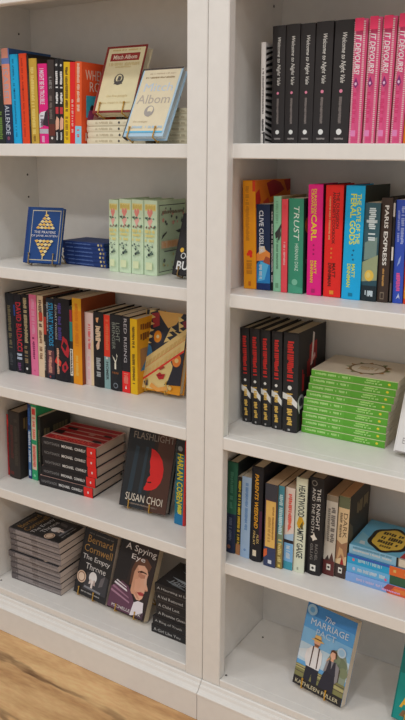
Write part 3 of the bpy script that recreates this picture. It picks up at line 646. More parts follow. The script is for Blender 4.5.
up('l4f', 'teal-blue spine with big yellow lettering, beside the middle post', 'books upright on the fourth left shelf', hard=False, D=.14, spine=(34,104,116), front=(196,40,38), back=(40,100,120), sart=[R(.82,0,1,1,(190,44,40)), R(0,.84,.82,1,(34,40,44)), P([(0,.0),(.82,.0),(.82,.12),(.4,.16),(0,.1)],(34,110,150)), P([(0,.5),(.3,.55),(.3,.8),(0,.84)],(36,70,80)), X('HARLAN COBEN',.16,.25,.72,.84,(236,214,36),True), B(.3,.13,.68,.24,(206,196,60),4,111), C(.4,.9,.22,(120,126,130))])

# ---- bottom left shelf
throne = [X('Bernard',.14,.80,.90,.91,(150,112,60)), X('Cornwell',.08,.655,.94,.765,(150,112,60)), X('The Empty',.08,.52,.92,.615,(196,190,184)), X('Throne',.22,.405,.84,.495,(196,190,184)), B(.15,.93,.9,.95,(96,90,84),18,120),
   P([(.25,.10),(.95,.10),(.95,.38),(.6,.42),(.3,.36)],(58,56,58)), C(.5,.31,.12,(206,200,194),.085), R(.47,.14,.53,.27,(206,190,180)), P([(.40,.2),(.46,.21),(.47,.28),(.42,.28)],(196,180,170)), P([(.54,.2),(.60,.2),(.58,.28),(.54,.28)],(170,150,140)), P([(.28,.13),(.8,.11),(.8,.14),(.3,.16)],(120,118,120)), P([(.7,.2),(.82,.24),(.86,.4),(.74,.34)],(96,90,90)),
   C(.16,.265,.14,(206,176,150)), C(.16,.265,.118,(140,112,92)), C(.16,.265,.09,(206,180,156)), B(.2,.055,.8,.075,(150,144,138),14,121)]
x, y, yaw, L, D, h, z = STACK['s_grey']; t = h/9
g = 'grey-spined black paperbacks stacked flat on the bottom left shelf'
names = ['bottom', 'second from the bottom', 'third from the bottom', 'fourth from the bottom', 'middle', 'fourth from the top', 'third from the top', 'second from the top', 'topmost']
p0 = None
for i in range(9):
    dx = [0,.0005,-.001,.0005,-.004,.002,.003,.001,0][i]; dy = [0,.001,0,.0005,-.003,.003,.002,.0015,0][i]
    m = flat(x+dx, y+dy, z+.0005+i*t, yaw, L); lb = names[i] + ' book of the nine-high grey stack' + (', showing its black cover' if i == 8 else '')
    if p0 is None: p0 = make_book(m, t-.0005, D, L, lb, g, False, spine=(134,124,120), front=(40,38,38), back=(40,37,37), page=(190,172,158),
        sart=[R(0,0,.1,1,(60,54,52)), R(.93,0,1,1,(40,36,36)), R(.12,.86,.92,1,(96,88,86)), R(.12,.44,.92,.56,(112,102,98)), B(.2,.56,.5,.86,(106,98,94),26,122), B(.55,.02,.85,.44,(118,108,104),30,123), B(.3,.02,.5,.9,(150,140,134),40,124)], fart=throne)
    else: another(p0, m, lb)
easel('e_throne', .017, 'face-out black cover with bronze lettering and a round sticker, by the grey stack', 'brass wire stand under the black cover with the round sticker', hard=False, hooks=(.16,.62), hh=.020,
   spine=K2, front=(40,38,38), page=(176,158,140), fart=throne)
easel('e_eye', .024, 'face-out cover with a close-up half face, between two black books', 'brass wire stand under the cover with the half face', hard=False, hooks=(.24,.75), hh=.016,
   spine=K2, front=(48,38,36), page=(196,178,148),
   fart=[P([(0,.4),(.35,.45),(.4,.95),(0,1)],(38,34,34)), P([(.48,.60),(.5,.72),(.62,.76),(.78,.72),(.86,.62),(.84,.52),(.92,.44),(.93,.41),(.86,.395),(.86,.365),(.84,.345),(.85,.32),(.83,.28),(.78,.25),(.7,.245),(.6,.30),(.5,.40)],(222,168,138)),
     P([(.42,.62),(.5,.80),(.75,.82),(.9,.74),(.86,.66),(.72,.72),(.56,.70),(.5,.60),(.5,.42),(.44,.4)],(96,62,46)), P([(.5,.3),(.62,.3),(.66,.6),(.56,.68),(.5,.6)],(196,142,112)),
     P([(.58,.615),(.68,.645),(.80,.635),(.84,.62),(.72,.622),(.6,.60)],(60,38,30)), P([(.62,.585),(.70,.60),(.79,.59),(.80,.572),(.70,.562)],(74,48,40)), C(.72,.58,.028,(26,20,20)), P([(.84,.415),(.92,.42),(.88,.40)],(180,116,92)), P([(.56,.5),(.66,.54),(.74,.46),(.7,.36),(.6,.36)],(212,156,126)), P([(.78,.60),(.84,.60),(.87,.5),(.84,.44),(.8,.5)],(232,182,154)), P([(.62,.62),(.72,.60),(.8,.60),(.8,.56),(.7,.54),(.62,.56)],(176,120,96)), P([(.62,.32),(.7,.27),(.78,.26),(.72,.3),(.66,.36)],(188,132,106)),
     P([(.68,.345),(.78,.368),(.85,.362),(.855,.345),(.845,.322),(.75,.315)],(164,66,62)), P([(.68,.345),(.85,.344),(.84,.338),(.7,.338)],(110,36,38)),
     P([(0,.02),(.62,.02),(.66,.2),(.58,.28),(.44,.38),(.25,.42),(0,.3)],(92,58,74)), P([(.02,.24),(.55,.16),(.55,.18),(.02,.27)],(150,110,126)), P([(.04,.30),(.52,.22),(.5,.24),(.05,.33)],(140,100,116)), P([(.06,.36),(.44,.30),(.42,.325),(.08,.385)],(206,196,196)), P([(.10,.40),(.4,.35),(.4,.36),(.12,.415)],(206,196,196)), P([(.62,.02),(.96,.02),(.9,.24),(.76,.24),(.66,.2)],(214,204,204)), P([(.66,.02),(.96,.02),(.96,.12),(.8,.06)],(70,52,60)),
     X('A Spying',.16,.845,.97,.955,(226,216,208)), X('Eye',.36,.74,.72,.83,(226,216,208)), X('MICHELLE COX',.12,.045,.9,.085,(226,216,208))])
x, y, yaw, L, D, h, z = STACK['s_black']; t = h/6
titles = ['A Girl Like You', 'A Ring of Truth', 'A Promise Given', 'A Child Lost', 'A Veil Removed', 'A Haunting at Linley']
names = ['bottom', 'second from the bottom', 'third from the bottom', 'third from the top', 'second from the top', 'topmost']
g = 'black paperbacks with white titles stacked by the middle post'
for i in range(6):
    dx = [-.006,-.003,.006,.006,.004,.002][i]; L_ = .158
    make_book(flat(x+dx+.002, y+[-.006,-.004,0,0,0,0][i], z+.0005+i*t, 0, .158), t-.0006, .125, L_, names[i] + ' black book of the white-titled stack by the middle post', g, False, spine=(36,34,34), front=(38,36,36), page=(170,156,136) ,
        sart=[R(0,.0,.06,1,(70,62,56)), X(titles[i],.32,.995-.055*len(titles[i])*.72,.68,.95,(176,172,166)), B(.35,.05,.6,.28,(90,86,82),12,130+i)],
        fart=[P([(.06,.4),(.16,.6),(.22,.9),(.12,.7)],(120,126,128)), P([(.2,.2),(.34,.5),(.4,.85),(.28,.6)],(150,156,158)), P([(.4,.1),(.6,.4),(.7,.8),(.5,.5)],(96,104,108)), X('Haunting',.1,.15,.3,.8,(160,164,166),False,.3,True)] if i == 5 else [])

def zebra():
    out = []
    for i in range(17):
        v = .03 + i*.056; d = (v-.5)*.30
        a, b = max(0, min(1, v)), max(0, min(1, v+.026)); c, e = max(0, min(1, v+.026+d+.03)), max(0, min(1, v+d))
        out.append(P([(0,a),(0,b),(.6,c),(.6,e)],(34,32,32)))
    return out
# ---- top right shelf
g = 'books upright on the top right shelf'
up('r1a', 'thin white spine with a zebra-striped cover, at the left end of the top right shelf', g, hard=False, D=.13, spine=(222,214,204), front=(216,208,200), back=(216,208,200),
   sart=[B(.3,.3,.7,.75,(110,104,100),16,140), B(.25,.1,.75,.25,(60,56,56),6,141), R(.6,.0,1,.12,(60,56,56))],
   fart=zebra())
g = 'black hardcovers standing on the top right shelf'
names = ['leftmost', 'second from left', 'middle', 'fourth from left', 'rightmost']
for i, k in enumerate('bcdef'):
    up('r1'+k, names[i] + ' of the five black books with white script spines', g, spine=(42,38,37), front=(44,38,38), back=(44,40,39), page=(120,110,100), bulge=.002,
       sart=[X('Welcome to Night Vale',.36,.50,.68,.90,(226,220,208),False,.35), C(.5,.435,.09,(206,120,140)), B(.42,.17,.58,.39,(116,106,100),22,150), C(.5,.10,.15,(230,226,216)), B(.25,.035,.75,.05,(140,132,126),6,2,False)])
g = 'pink hardcovers standing on the top right shelf'
names = ['leftmost', 'second from left', 'third from left', 'rightmost']
stitch = [R(.02,.01+.0165*i,.17,.0185+.0165*i,(240,206,200)) for i in range(59)] + [R(.83,.01+.0165*i,.98,.0185+.0165*i,(240,206,200)) for i in range(59)]
for i, k in enumerate('ghij'):
    up('r1'+k, names[i] + ' of the four pink books with white-stitched spine edges', g, spine=(220,86,130), front=(226,150,140), back=(220,86,126), page=(206,150,100), bulge=.002,
       sart=stitch + [R(.16,.9,.84,1,(216,54,92)), X('IT DEVOURS!',.30,.56,.74,.87,(240,226,222),True,.2), P([(.5,.45),(.72,.48),(.5,.54),(.3,.48)],(120,40,96)), C(.5,.485,.09,(240,200,220),.012), B(.36,.17,.62,.43,(190,50,96),10,160), R(.3,.06,.7,.11,(206,120,160))])
up('r1k', 'orange-brown spine cut off by the right photo edge on the top shelf', 'books upright on the top right shelf', spine=(206,112,28), front=(190,100,30), sart=[B(.3,.1,.7,.9,(120,60,20),18,165)], hard=False)

# ---- second right shelf
g = 'books upright on the second right shelf'
up('r2a', 'tall orange book with red flowers at the left end of the second right shelf', g, hard=False, D=.175, spine=(240,156,24), front=(206,110,30), back=(220,130,30),
   sart=[B(.2,.44,.5,.95,(176,110,26),22,170), B(.55,.5,.8,.95,(206,130,30),18,171), C(.55,.34,.2,(206,46,30)), C(.38,.325,.12,(206,46,30)), C(.62,.31,.12,(206,46,30)), R(.78,.9,1,1,(196,60,30)), B(.25,.14,.7,.27,(176,110,26),8,172), R(.4,.03,.6,.07,(176,90,26))],
   fart=[P([(.0,.88),(.1,.92),(.14,.82),(.06,.72),(0,.76)],(176,40,34)), P([(.3,.97),(.5,1),(.7,.97),(.82,.9),(.6,.86),(.4,.84)],(150,36,40)), P([(.8,.99),(1,1),(1,.9),(.9,.88)],(160,44,36)), P([(.2,.8),(.34,.84),(.4,.76),(.26,.72)],(180,60,36)), B(.2,.6,.9,.7,(240,170,60),6,2)])
up('r2b', 'navy spine with white capitals above an orange and blue picture', g, hard=False, D=.11, spine=(28,40,66), front=(24,28,34), sart=[P([(0,.0),(1,.0),(1,.34),(.5,.4),(0,.3)],(36,116,170)), P([(.1,.1),(.6,.12),(.9,.3),(.3,.34)],(84,170,206)), P([(0,.34),(1,.36),(1,.44),(.5,.5),(0,.42)],(214,130,60)), P([(.2,.42),(.7,.46),(.6,.52),(.2,.5)],(238,206,160)), P([(.5,.33),(1,.30),(1,.38),(.7,.40)],(150,70,46)), X('CLIVE CUSSLER',.22,.44,.55,.93,(226,228,230),True), B(.2,.13,.42,.30,(206,226,236),7,175), R(0,0,1,.08,(24,44,90))])
up('r2c', 'thin black spine with white letters between the navy and pale green books', g, hard=False, D=.12, spine=(36,36,38), front=(40,40,42), sart=[B(.2,.1,.8,.95,(176,172,166),26,176)])
up('r2d', 'pale green spine with a dark branch, left of the coral spine', g, hard=False, D=.13, spine=(126,176,140), front=(150,140,100), sart=[P([(.2,.62),(.6,.66),(1,.72),(1,.68),(.7,.58),(.3,.56)],(50,50,48)), P([(.55,.56),(.9,.66),(1,.6),(.75,.54)],(60,58,52)), B(.3,.72,.6,.95,(104,150,116),10,177), B(.4,.24,.65,.56,(84,124,96),16,178), R(.3,.04,.7,.09,(96,140,106))])
up('r2e', 'narrow coral spine between the two green books', g, hard=False, D=.13, spine=(234,76,84), front=(150,60,60), sart=[B(.35,.3,.68,.55,(248,176,170),10,179), R(.3,.9,.7,.94,(214,56,66))])
up('r2f', 'dark green spine with spaced white capitals, right of the coral spine', g, hard=False, D=.13, spine=(52,126,96), front=(40,62,50), sart=[X('TRUST',.35,.56,.72,.92,(214,224,206),False,.2), X('HERNAN DIAZ',.45,.24,.68,.53,(196,216,196)), C(.45,.12,.2,(110,166,136)), P([(0,0),(1,0),(1,.06),(0,.1)],(66,140,110))], fart=[C(.2,.72,.14,(176,130,50)), B(.1,.3,.5,.36,(90,120,100),5,2)])
YEL = (244,206,50); MG = (206,28,112)
def spine_trio(k, label, c, f, art): up(k, label, 'bright spines of one series on the second right shelf', spine=c, front=f, back=c, sart=art, page=(120,100,90), bulge=.0015)
spine_trio('r2g', 'magenta spine with yellow lettering, leftmost of the three bright tall spines', MG, (70,22,40), [X('DUNGEON',.42,.74,.60,.96,YEL,True), X('CRAWLER',.22,.74,.40,.96,YEL,True), X('CARL',.25,.50,.64,.735,YEL,True), C(.45,.46,.06,(140,20,80)), C(.45,.42,.06,(140,20,80)), C(.45,.38,.06,(140,20,80)), X('MATT',.5,.20,.68,.32,YEL,True), X('DINNIMAN',.25,.12,.45,.32,YEL,True), R(.35,.025,.6,.06,(160,30,90))])
spine_trio('r2h', 'red spine with dark lettering, middle of the three bright tall spines', (232,42,34), (150,28,26), [X('THE DUNGEON',.62,.62,.80,.94,(92,30,24),True), X("ANARCHIST'S COOKBOOK",.42,.48,.60,.94,(92,30,24),True), B(.22,.52,.32,.90,(240,160,110),24,180), C(.42,.44,.06,(240,120,50)), C(.42,.40,.06,(240,120,50)), C(.42,.36,.06,(240,120,50)), X('MATT',.5,.18,.68,.31,(92,30,24),True), X('DINNIMAN',.26,.10,.46,.31,(92,30,24),True), R(.38,.025,.62,.06,(244,150,50))])
LY = (206,214,80)
spine_trio('r2i', 'sky blue spine with yellow-green lettering, rightmost of the three bright tall spines', (24,160,206), (40,44,36), [X('THE GATE OF THE',.62,.50,.84,.93,LY,True), X('FERAL GODS',.28,.49,.60,.93,LY,True), C(.55,.44,.05,(20,90,120)), C(.5,.40,.05,(20,90,120)), C(.55,.36,.05,(20,90,120)), X('MATT',.5,.20,.68,.32,LY,True), X('DINNIMAN',.25,.11,.45,.32,LY,True), R(.38,.03,.6,.06,(16,110,140))])
up('r2j', 'dark teal spine with a round yellow moon near its foot', g, hard=False, D=.13, spine=(44,72,80), front=(34,44,44), sart=[P([(0,.55),(1,.6),(1,1),(0,1)],(52,82,88)), P([(.1,.42),(.9,.46),(.9,.66),(.1,.6)],(110,130,120)), B(.3,.62,.75,.95,(214,224,220),9,181), B(.15,.8,.85,.83,(214,224,220),5,182,False), P([(0,.2),(1,.22),(1,.48),(0,.4)],(140,146,110)), C(.5,.265,.30,(232,190,80),.058), C(.44,.27,.14,(244,214,120),.03), R(0,0,1,.16,(30,40,44)), B(.2,.05,.8,.11,(196,206,206),4,183,False)])
up('r2k', 'dark brown spine with large white capitals, left of the blue spine', g, spine=(58,44,36), front=(36,32,32), D=.14, bulge=.002, sart=[X('PARIS EXPRESS',.36,.36,.72,.93,(232,226,214),True), B(.42,.16,.6,.33,(176,130,70),9,184), R(.3,.03,.66,.10,(120,104,86)), R(.36,.04,.6,.09,(58,44,36))])
up('r2l', 'very thin black spine with white patches, left of the blue spine', g, hard=False, D=.13, spine=(40,36,36), front=(36,36,40), sart=[R(.1,.42,.9,.55,(206,196,184)), R(.1,.84,.9,.97,(190,180,170)), R(.2,.02,.8,.2,(90,80,74))])
up('r2m', 'royal blue spine near the right photo edge of the second shelf', g, hard=False, D=.13, spine=(48,72,160), front=(40,50,110), sart=[B(.55,.58,.85,.94,(150,160,206),12,185), B(.2,.6,.42,.90,(130,140,196),9,186), P([(.3,.36),(.6,.4),(.7,.47),(.5,.44)],(150,170,220)), B(.3,.12,.7,.3,(206,80,130),6,187), P([(.35,.04),(.6,.10),(.75,.04),(.6,.06)],(206,210,226))])
up('r2n', 'spine with orange flames near its foot, cut off by the right photo edge', g, spine=(44,42,60), front=(40,36,40), D=.14, sart=[P([(0,0),(1,0),(1,.4),(.8,.46),(.6,.36),(.4,.5),(.2,.38),(0,.42)],(206,60,30)), P([(0,.05),(1,.05),(.9,.3),(.6,.2),(.4,.36),(.1,.22)],(244,150,40)), C(.2,.12,.1,(250,220,120)), C(.5,.2,.08,(250,220,120)), B(.3,.5,.7,.9,(206,196,190),10,188)])

# ---- third right shelf
g = 'black and gold hardcovers standing on the third right shelf'
names = ['leftmost', 'second from left', 'middle', 'fourth from left', 'rightmost']
fa = [B(.10,.40,.24,.62,(170,36,36),2,190), B(.30,.52,.62,.70,(120,34,34),4,191), B(.38,.66,.66,.86,(160,40,40),3,192), P([(.44,.62),(.50,.64),(.56,.94),(.50,.96)],(206,196,186)), P([(.42,.62),(.60,.70),(.58,.74),(.44,.68)],(206,160,150)), C(.10,.30,.12,(150,150,150),.075), C(.10,.30,.07,(56,56,58),.045), P([(0,.33),(.0,.24),(.06,.18),(.05,.26)],(220,216,206)), B(.14,.05,.9,.15,(196,156,66),7,193)]
for i, k in enumerate('abcde'):
    up('r3'+k, names[i] + ' of the five black books with red and gold spines', g, spine=(40,38,38), front=(42,39,38), page=(180,164,136), bulge=.003, fart=fa,
       sart=[B(.30,.80,.72,.92,(190,44,40),3,194), B(.30,.60,.72,.79,(190,44,40),5,195), B(.30,.50,.72,.59,(190,44,40),3,196), C(.5,.455,.14,(226,222,212)), P([(0,.40),(.0,.34),(.4,.33),(1,.25),(1,.31),(.6,.38)],(226,222,212)), B(.36,.28,.68,.36,(206,166,80),3,197), B(.34,.07,.70,.26,(206,166,80),6,198), B(.3,.385,.7,.40,(206,166,80),4,2,False), R(.42,.015,.58,.035,(160,156,150))])
x, y, yaw, L, D, h, z = STACK['s_green']; x = .1850; yaw = .022; L += .006; t = h/9
g = 'green-spined paperbacks stacked flat on the third right shelf'
names = ['bottom', 'second from the bottom', 'third from the bottom', 'fourth from the bottom', 'middle', 'fourth from the top', 'third from the top', 'second from the top', 'topmost']
GR = (94,158,54); LG = (176,214,130); p0 = None
D = .15
for i in range(9):
    dx = [0,.001,.0005,.002,.003,.008,.012,.015,.018][i]; dy = [0,.0005,0,.001,0,.001,.002,.001,.001][i]
    m = flat(x+dx, y+dy, z+.0005+i*t, yaw, L); lb = names[i] + ' book of the nine-high green-spined stack' + (', showing its beige cover' if i == 8 else '')
    if p0 is None: p0 = make_book(m, t-.0004, D, L, lb, g, False, spine=GR, front=(206,192,170), back=(200,196,176), page=(196,186,160),
        sart=[R(.9,0,1,1,(186,196,140)), R(0,.0,.9,.5,(88,152,48)), B(.38,.52,.68,.97,LG,17,200), B(.55,.20,.78,.36,(160,204,110),9,201), B(.25,.17,.45,.37,LG,8,202), C(.5,.09,.16,(226,206,60),.016)],
        fart=[('c',.46,.45,.30,(120,96,60),.22,26), ('c',.46,.45,.265,(206,192,170),.19,26), B(.36,.34,.56,.58,(180,156,120),5,203,True)] + [P([(.46+.3*cos(a)-.02,.45+.22*sin(a)),(.46+.36*cos(a+.15),.45+.27*sin(a+.15)),(.46+.3*cos(a+.3),.45+.22*sin(a+.3))],[(150,110,50),(110,120,60),(196,150,70)][int(a*3)%3]) for a in [.5*q for q in range(12)]])
    else: another(p0, m, lb)
easel(None, .022, 'white face-out book cut off by the right photo edge, beside the green stack', 'wire stand under the white book beside the green stack', over=(.4130, .098, Z['R3']+.0135, -.03, .36, .140, .212), base=Z['R3'],
   spine=(226,220,212), front=(232,226,218), back=(226,220,212), page=(214,206,192), fart=[X('E',.09,.09,.13,.15,(150,144,140)), R(0,0,1,.012,(150,140,132)), B(.2,.1,.85,.14,(170,164,160),12,205), B(.15,.6,.85,.75,(190,170,160),6,206)], hooks=(.3,.75))

# ---- fourth right shelf
g = 'books upright on the fourth right shelf'
up('r4a', 'green spine turning navy at the foot, left end of the fourth right shelf', g, spine=(42,92,70), front=(32,40,40), sart=[R(0,0,1,.44,(34,42,64)), B(.35,.5,.65,.9,(70,124,100),9,210), B(.35,.14,.65,.4,(84,92,112),8,211), C(.4,.07,.2,(120,76,60))])
up('r4b', 'narrow dark spine with yellow lettering and a brown foot', g, hard=False, spine=(48,48,46), front=(40,38,36), sart=[B(.25,.52,.8,.95,(196,170,46),14,212), B(.25,.14,.8,.5,(196,160,46),12,213), R(0,0,1,.14,(164,112,72))])
up('r4c', 'pale blue spine left of the thick black book with yellow lettering', g, hard=False, spine=(170,196,222), front=(60,66,70), sart=[B(.4,.35,.7,.93,(96,132,176),24,214), C(.5,.1,.14,(110,140,180))])
up('r4d', 'thick black spine with slanted orange-yellow capitals', g, spine=(32,31,34), front=(30,30,34), bulge=.004, sart=[X('PARENTS',.36,.66,.68,.93,(232,166,46),True,.2), X('WEEKEND',.36,.36,.68,.64,(232,166,46),True,.2), X('ALEX',.62,.20,.8,.30,(206,176,110)), X('FINLAY',.3,.18,.5,.33,(206,176,110)), R(.3,.06,.62,.125,(222,206,176)), R(.8,.25,1,.55,(70,34,56))], hard=True)
up('r4e', 'purple-brown spine with a tall yellow label', g, hard=False, spine=(74,56,66), front=(110,88,66), page=(190,160,126), sart=[R(0,0,1,.24,(52,60,88)), R(0,.82,1,1,(60,60,66)), R(.1,.24,.92,.80,(222,178,96)), B(.3,.3,.55,.62,(170,128,66),14,215), B(.65,.34,.8,.74,(150,108,56),16,216), P([(0,.1),(.3,.14),(.3,.22),(0,.2)],(196,90,50)), R(.4,.04,.7,.085,(222,222,226))])
up('r4f', 'narrow teal spine fading to gold at its foot', g, hard=False, spine=(66,128,140), front=(110,86,66), page=(190,160,126), sart=[R(0,0,1,.3,(136,116,60)), P([(0,.3),(1,.3),(1,.55),(0,.42)],(110,126,100)), B(.2,.4,.8,.9,(176,206,206),12,217), B(.2,.08,.8,.36,(196,176,110),7,218), R(.3,.02,.7,.05,(222,190,90))])
up('r4g', 'cream spine with red script above a light blue foot', g, hard=False, spine=(228,210,196), front=(120,100,84), page=(190,160,132), sart=[R(0,0,1,.35,(122,176,216)), R(0,0,1,.1,(60,136,150)), R(0,.33,1,.37,(40,34,38)), P([(0,.37),(1,.37),(1,.46),(0,.42)],(170,200,222)), P([(.35,.46),(.6,.52),(.75,.62),(.55,.66),(.4,.56)],(226,110,90)), B(.35,.5,.72,.93,(222,100,84),9,219), B(.25,.14,.7,.3,(214,230,238),6,220)])
up('r4h', 'pale cream-green spine with black capitals and a yellow blot', g, spine=(214,216,190), front=(60,58,54), page=(180,164,140), sart=[X('HEARTWOOD',.28,.60,.85,.93,(46,54,56),True), X('AMITY GAIGE',.28,.16,.85,.50,(46,54,56),True), P([(.2,.52),(.4,.60),(.7,.6),(.9,.54),(.7,.49),(.4,.48)],(196,150,40)), P([(.5,.5),(.75,.56),(.8,.47)],(90,80,40)), R(.4,.03,.55,.06,(150,150,130))])
up('r4i', 'thick black spine with white capitals and a pale moth emblem', g, spine=(36,34,35), front=(36,34,36), page=(150,136,120), bulge=.0035, sart=[X('THE KNIGHT',.6,.48,.84,.90,(206,200,190)), X('AND THE MOTH',.28,.44,.5,.90,(190,184,174)), P([(.25,.40),(.45,.42),(.5,.45),(.6,.41),(.75,.385),(.55,.37),(.45,.355),(.4,.38)],(222,212,196)), X('RACHEL',.62,.16,.8,.33,(130,124,118)), X('GILLIG',.3,.16,.48,.33,(130,124,118)), C(.4,.95,.2,(120,116,110)), C(.4,.95,.14,(36,34,35)), R(.34,.045,.72,.11,(226,220,206)), C(.53,.077,.09,(30,28,30))])
up('r4j', 'weathered white spine with a dark red foot', g, hard=False, spine=(186,176,160), front=(90,80,70), page=(180,146,112), sart=[R(0,.93,1,1,(130,116,96)), R(0,0,1,.19,(92,44,42)), P([(.15,.19),(.4,.26),(.55,.19)],(60,50,46)), P([(.5,.19),(.75,.3),(.95,.19)],(80,50,46)), B(.5,.42,.85,.86,(110,102,94),10,221), B(.2,.4,.42,.84,(124,116,106),9,222), R(.34,.07,.7,.145,(222,212,196)), C(.52,.107,.11,(40,30,30)), P([(0,.3),(.15,.5),(0,.7)],(150,140,126))])
up('r4k', 'cream and brown worn spine with dark capitals, beside the blue stack', g, hard=False, spine=(206,178,136), front=(54,52,46), page=(180,136,96), D=.135, sart=[R(0,.86,1,1,(96,100,74)), X('DARK',.52,.50,.88,.80,(96,76,56)), B(.2,.5,.42,.8,(120,100,76),8,223), P([(0,.22),(1,.28),(1,.46),(.5,.42),(0,.46)],(150,110,80)), P([(.1,.2),(.5,.3),(.9,.22),(.6,.36),(.3,.38)],(190,150,106)), R(0,0,1,.17,(64,50,46)), P([(.45,.17),(.62,.28),(.8,.17)],(150,40,40)), R(.34,.06,.7,.13,(222,212,196)), C(.52,.095,.11,(36,28,30))],
   fart=[P([(0,.2),(.3,.3),(.2,.6),(0,.7)],(90,80,60)), B(.3,.7,.9,.85,(120,108,80),6,224)])
x, y, yaw, L, D, h, z = STACK['s_mix']; x = .3225; yaw = 0; h = .092; t = h/4
g = 'blue-spined paperbacks stacked flat on the fourth right shelf'
D = .145
LB = (150,200,222)
mix = [((140,176,224), (120,150,200), [R(0,0,1,.54,(206,88,52)), P([(.0,.54),(.5,.58),(1,.54),(1,.46),(.5,.50)],(150,60,60)), P([(.2,.2),(.8,.26),(.7,.48),(.3,.44)],(236,130,60)), B(.35,.60,.65,.88,(206,196,226),16,230), B(.2,.4,.4,.6,(222,160,196),6,231)], 'periwinkle spine with an orange-red end, bottom of the blue stack'),
       ((112,184,224), (110,170,210), [R(0,0,1,.53,(52,84,58)), R(0,.0,1,.34,(110,60,50)), B(.3,.58,.7,.88,(226,240,246),18,232), C(.5,.92,.2,(206,206,230),.016), B(.2,.2,.5,.34,(170,60,60),3,233), C(.3,.57,.16,(214,90,130),.014)], 'light blue spine with a green-brown end, second from bottom of the blue stack'),
       ((44,150,190), (60,120,160), [R(0,.0,1,.54,(228,110,50)), R(0,0,1,.26,(190,150,50)), B(.35,.62,.72,.88,(190,226,236),14,234), C(.5,.93,.16,(214,110,110),.014), R(.75,.54,1,1,(56,90,160)), B(.4,.3,.7,.5,(250,200,110),3,235)], 'teal-blue spine with an orange end, second from the top of the blue stack'),
       (LB, (110,178,206), [R(0,0,1,.48,(150,140,120)), R(.1,.38,.9,.46,(232,216,190)), R(.1,.26,.9,.36,(196,60,60)), R(0,.47,1,.49,(40,34,30)), B(.38,.54,.6,.96,(240,246,244),22,236), B(.68,.54,.88,.96,(96,140,160),26,237)], 'pale blue book on top of the blue stack, with a black and yellow badge')]
for i, (c, f, a, lb) in enumerate(mix):
    dx = [0,.0005,.001,.003][i]
    fa = []
    if i == 3:
        fa = [P([(.05,.75),(.3,.8),(.5,.98),(.1,.98)],(140,196,214)), P([(.1,.86),(.2,.88),(.2,.93),(.1,.92)],(226,236,236)), P([(.0,.0),(1,.0),(1,.44),(.6,.40),(0,.46)],(170,60,60)), P([(.1,.02),(.24,.06),(.2,.22),(.1,.2)],(232,216,190)), P([(.34,.02),(.5,.06),(.46,.22),(.34,.2)],(60,40,40)), P([(.7,.1),(.9,.05),(.95,.26),(.75,.24)],(206,80,110)),
              P([(.44+.42*cos(q)*(1+.05*cos(6*q)),.66+.22*sin(q)*(1+.05*cos(6*q))) for q in [2*pi*j/36 for j in range(36)]],(46,40,34)), P([(.44+.36*cos(q)*(1+.05*cos(6*q)),.66+.175*sin(q)*(1+.05*cos(6*q))) for q in [2*pi*j/36 for j in range(36)]],(216,180,74)), B(.58,.55,.68,.77,(70,56,30),4,238,True), B(.42,.53,.54,.79,(70,56,30),5,239,True), B(.27,.55,.38,.77,(70,56,30),4,240,True), B(.16,.60,.23,.72,(110,90,40),3,241,True)]
    make_book(flat(x+dx, y+[0,.002,.001,.004][i], z+.0005+i*t, yaw, L), t-.0005, D, L, lb, g, False, spine=c, front=f, back=f, page=(206,196,176), sart=a, fart=fa)

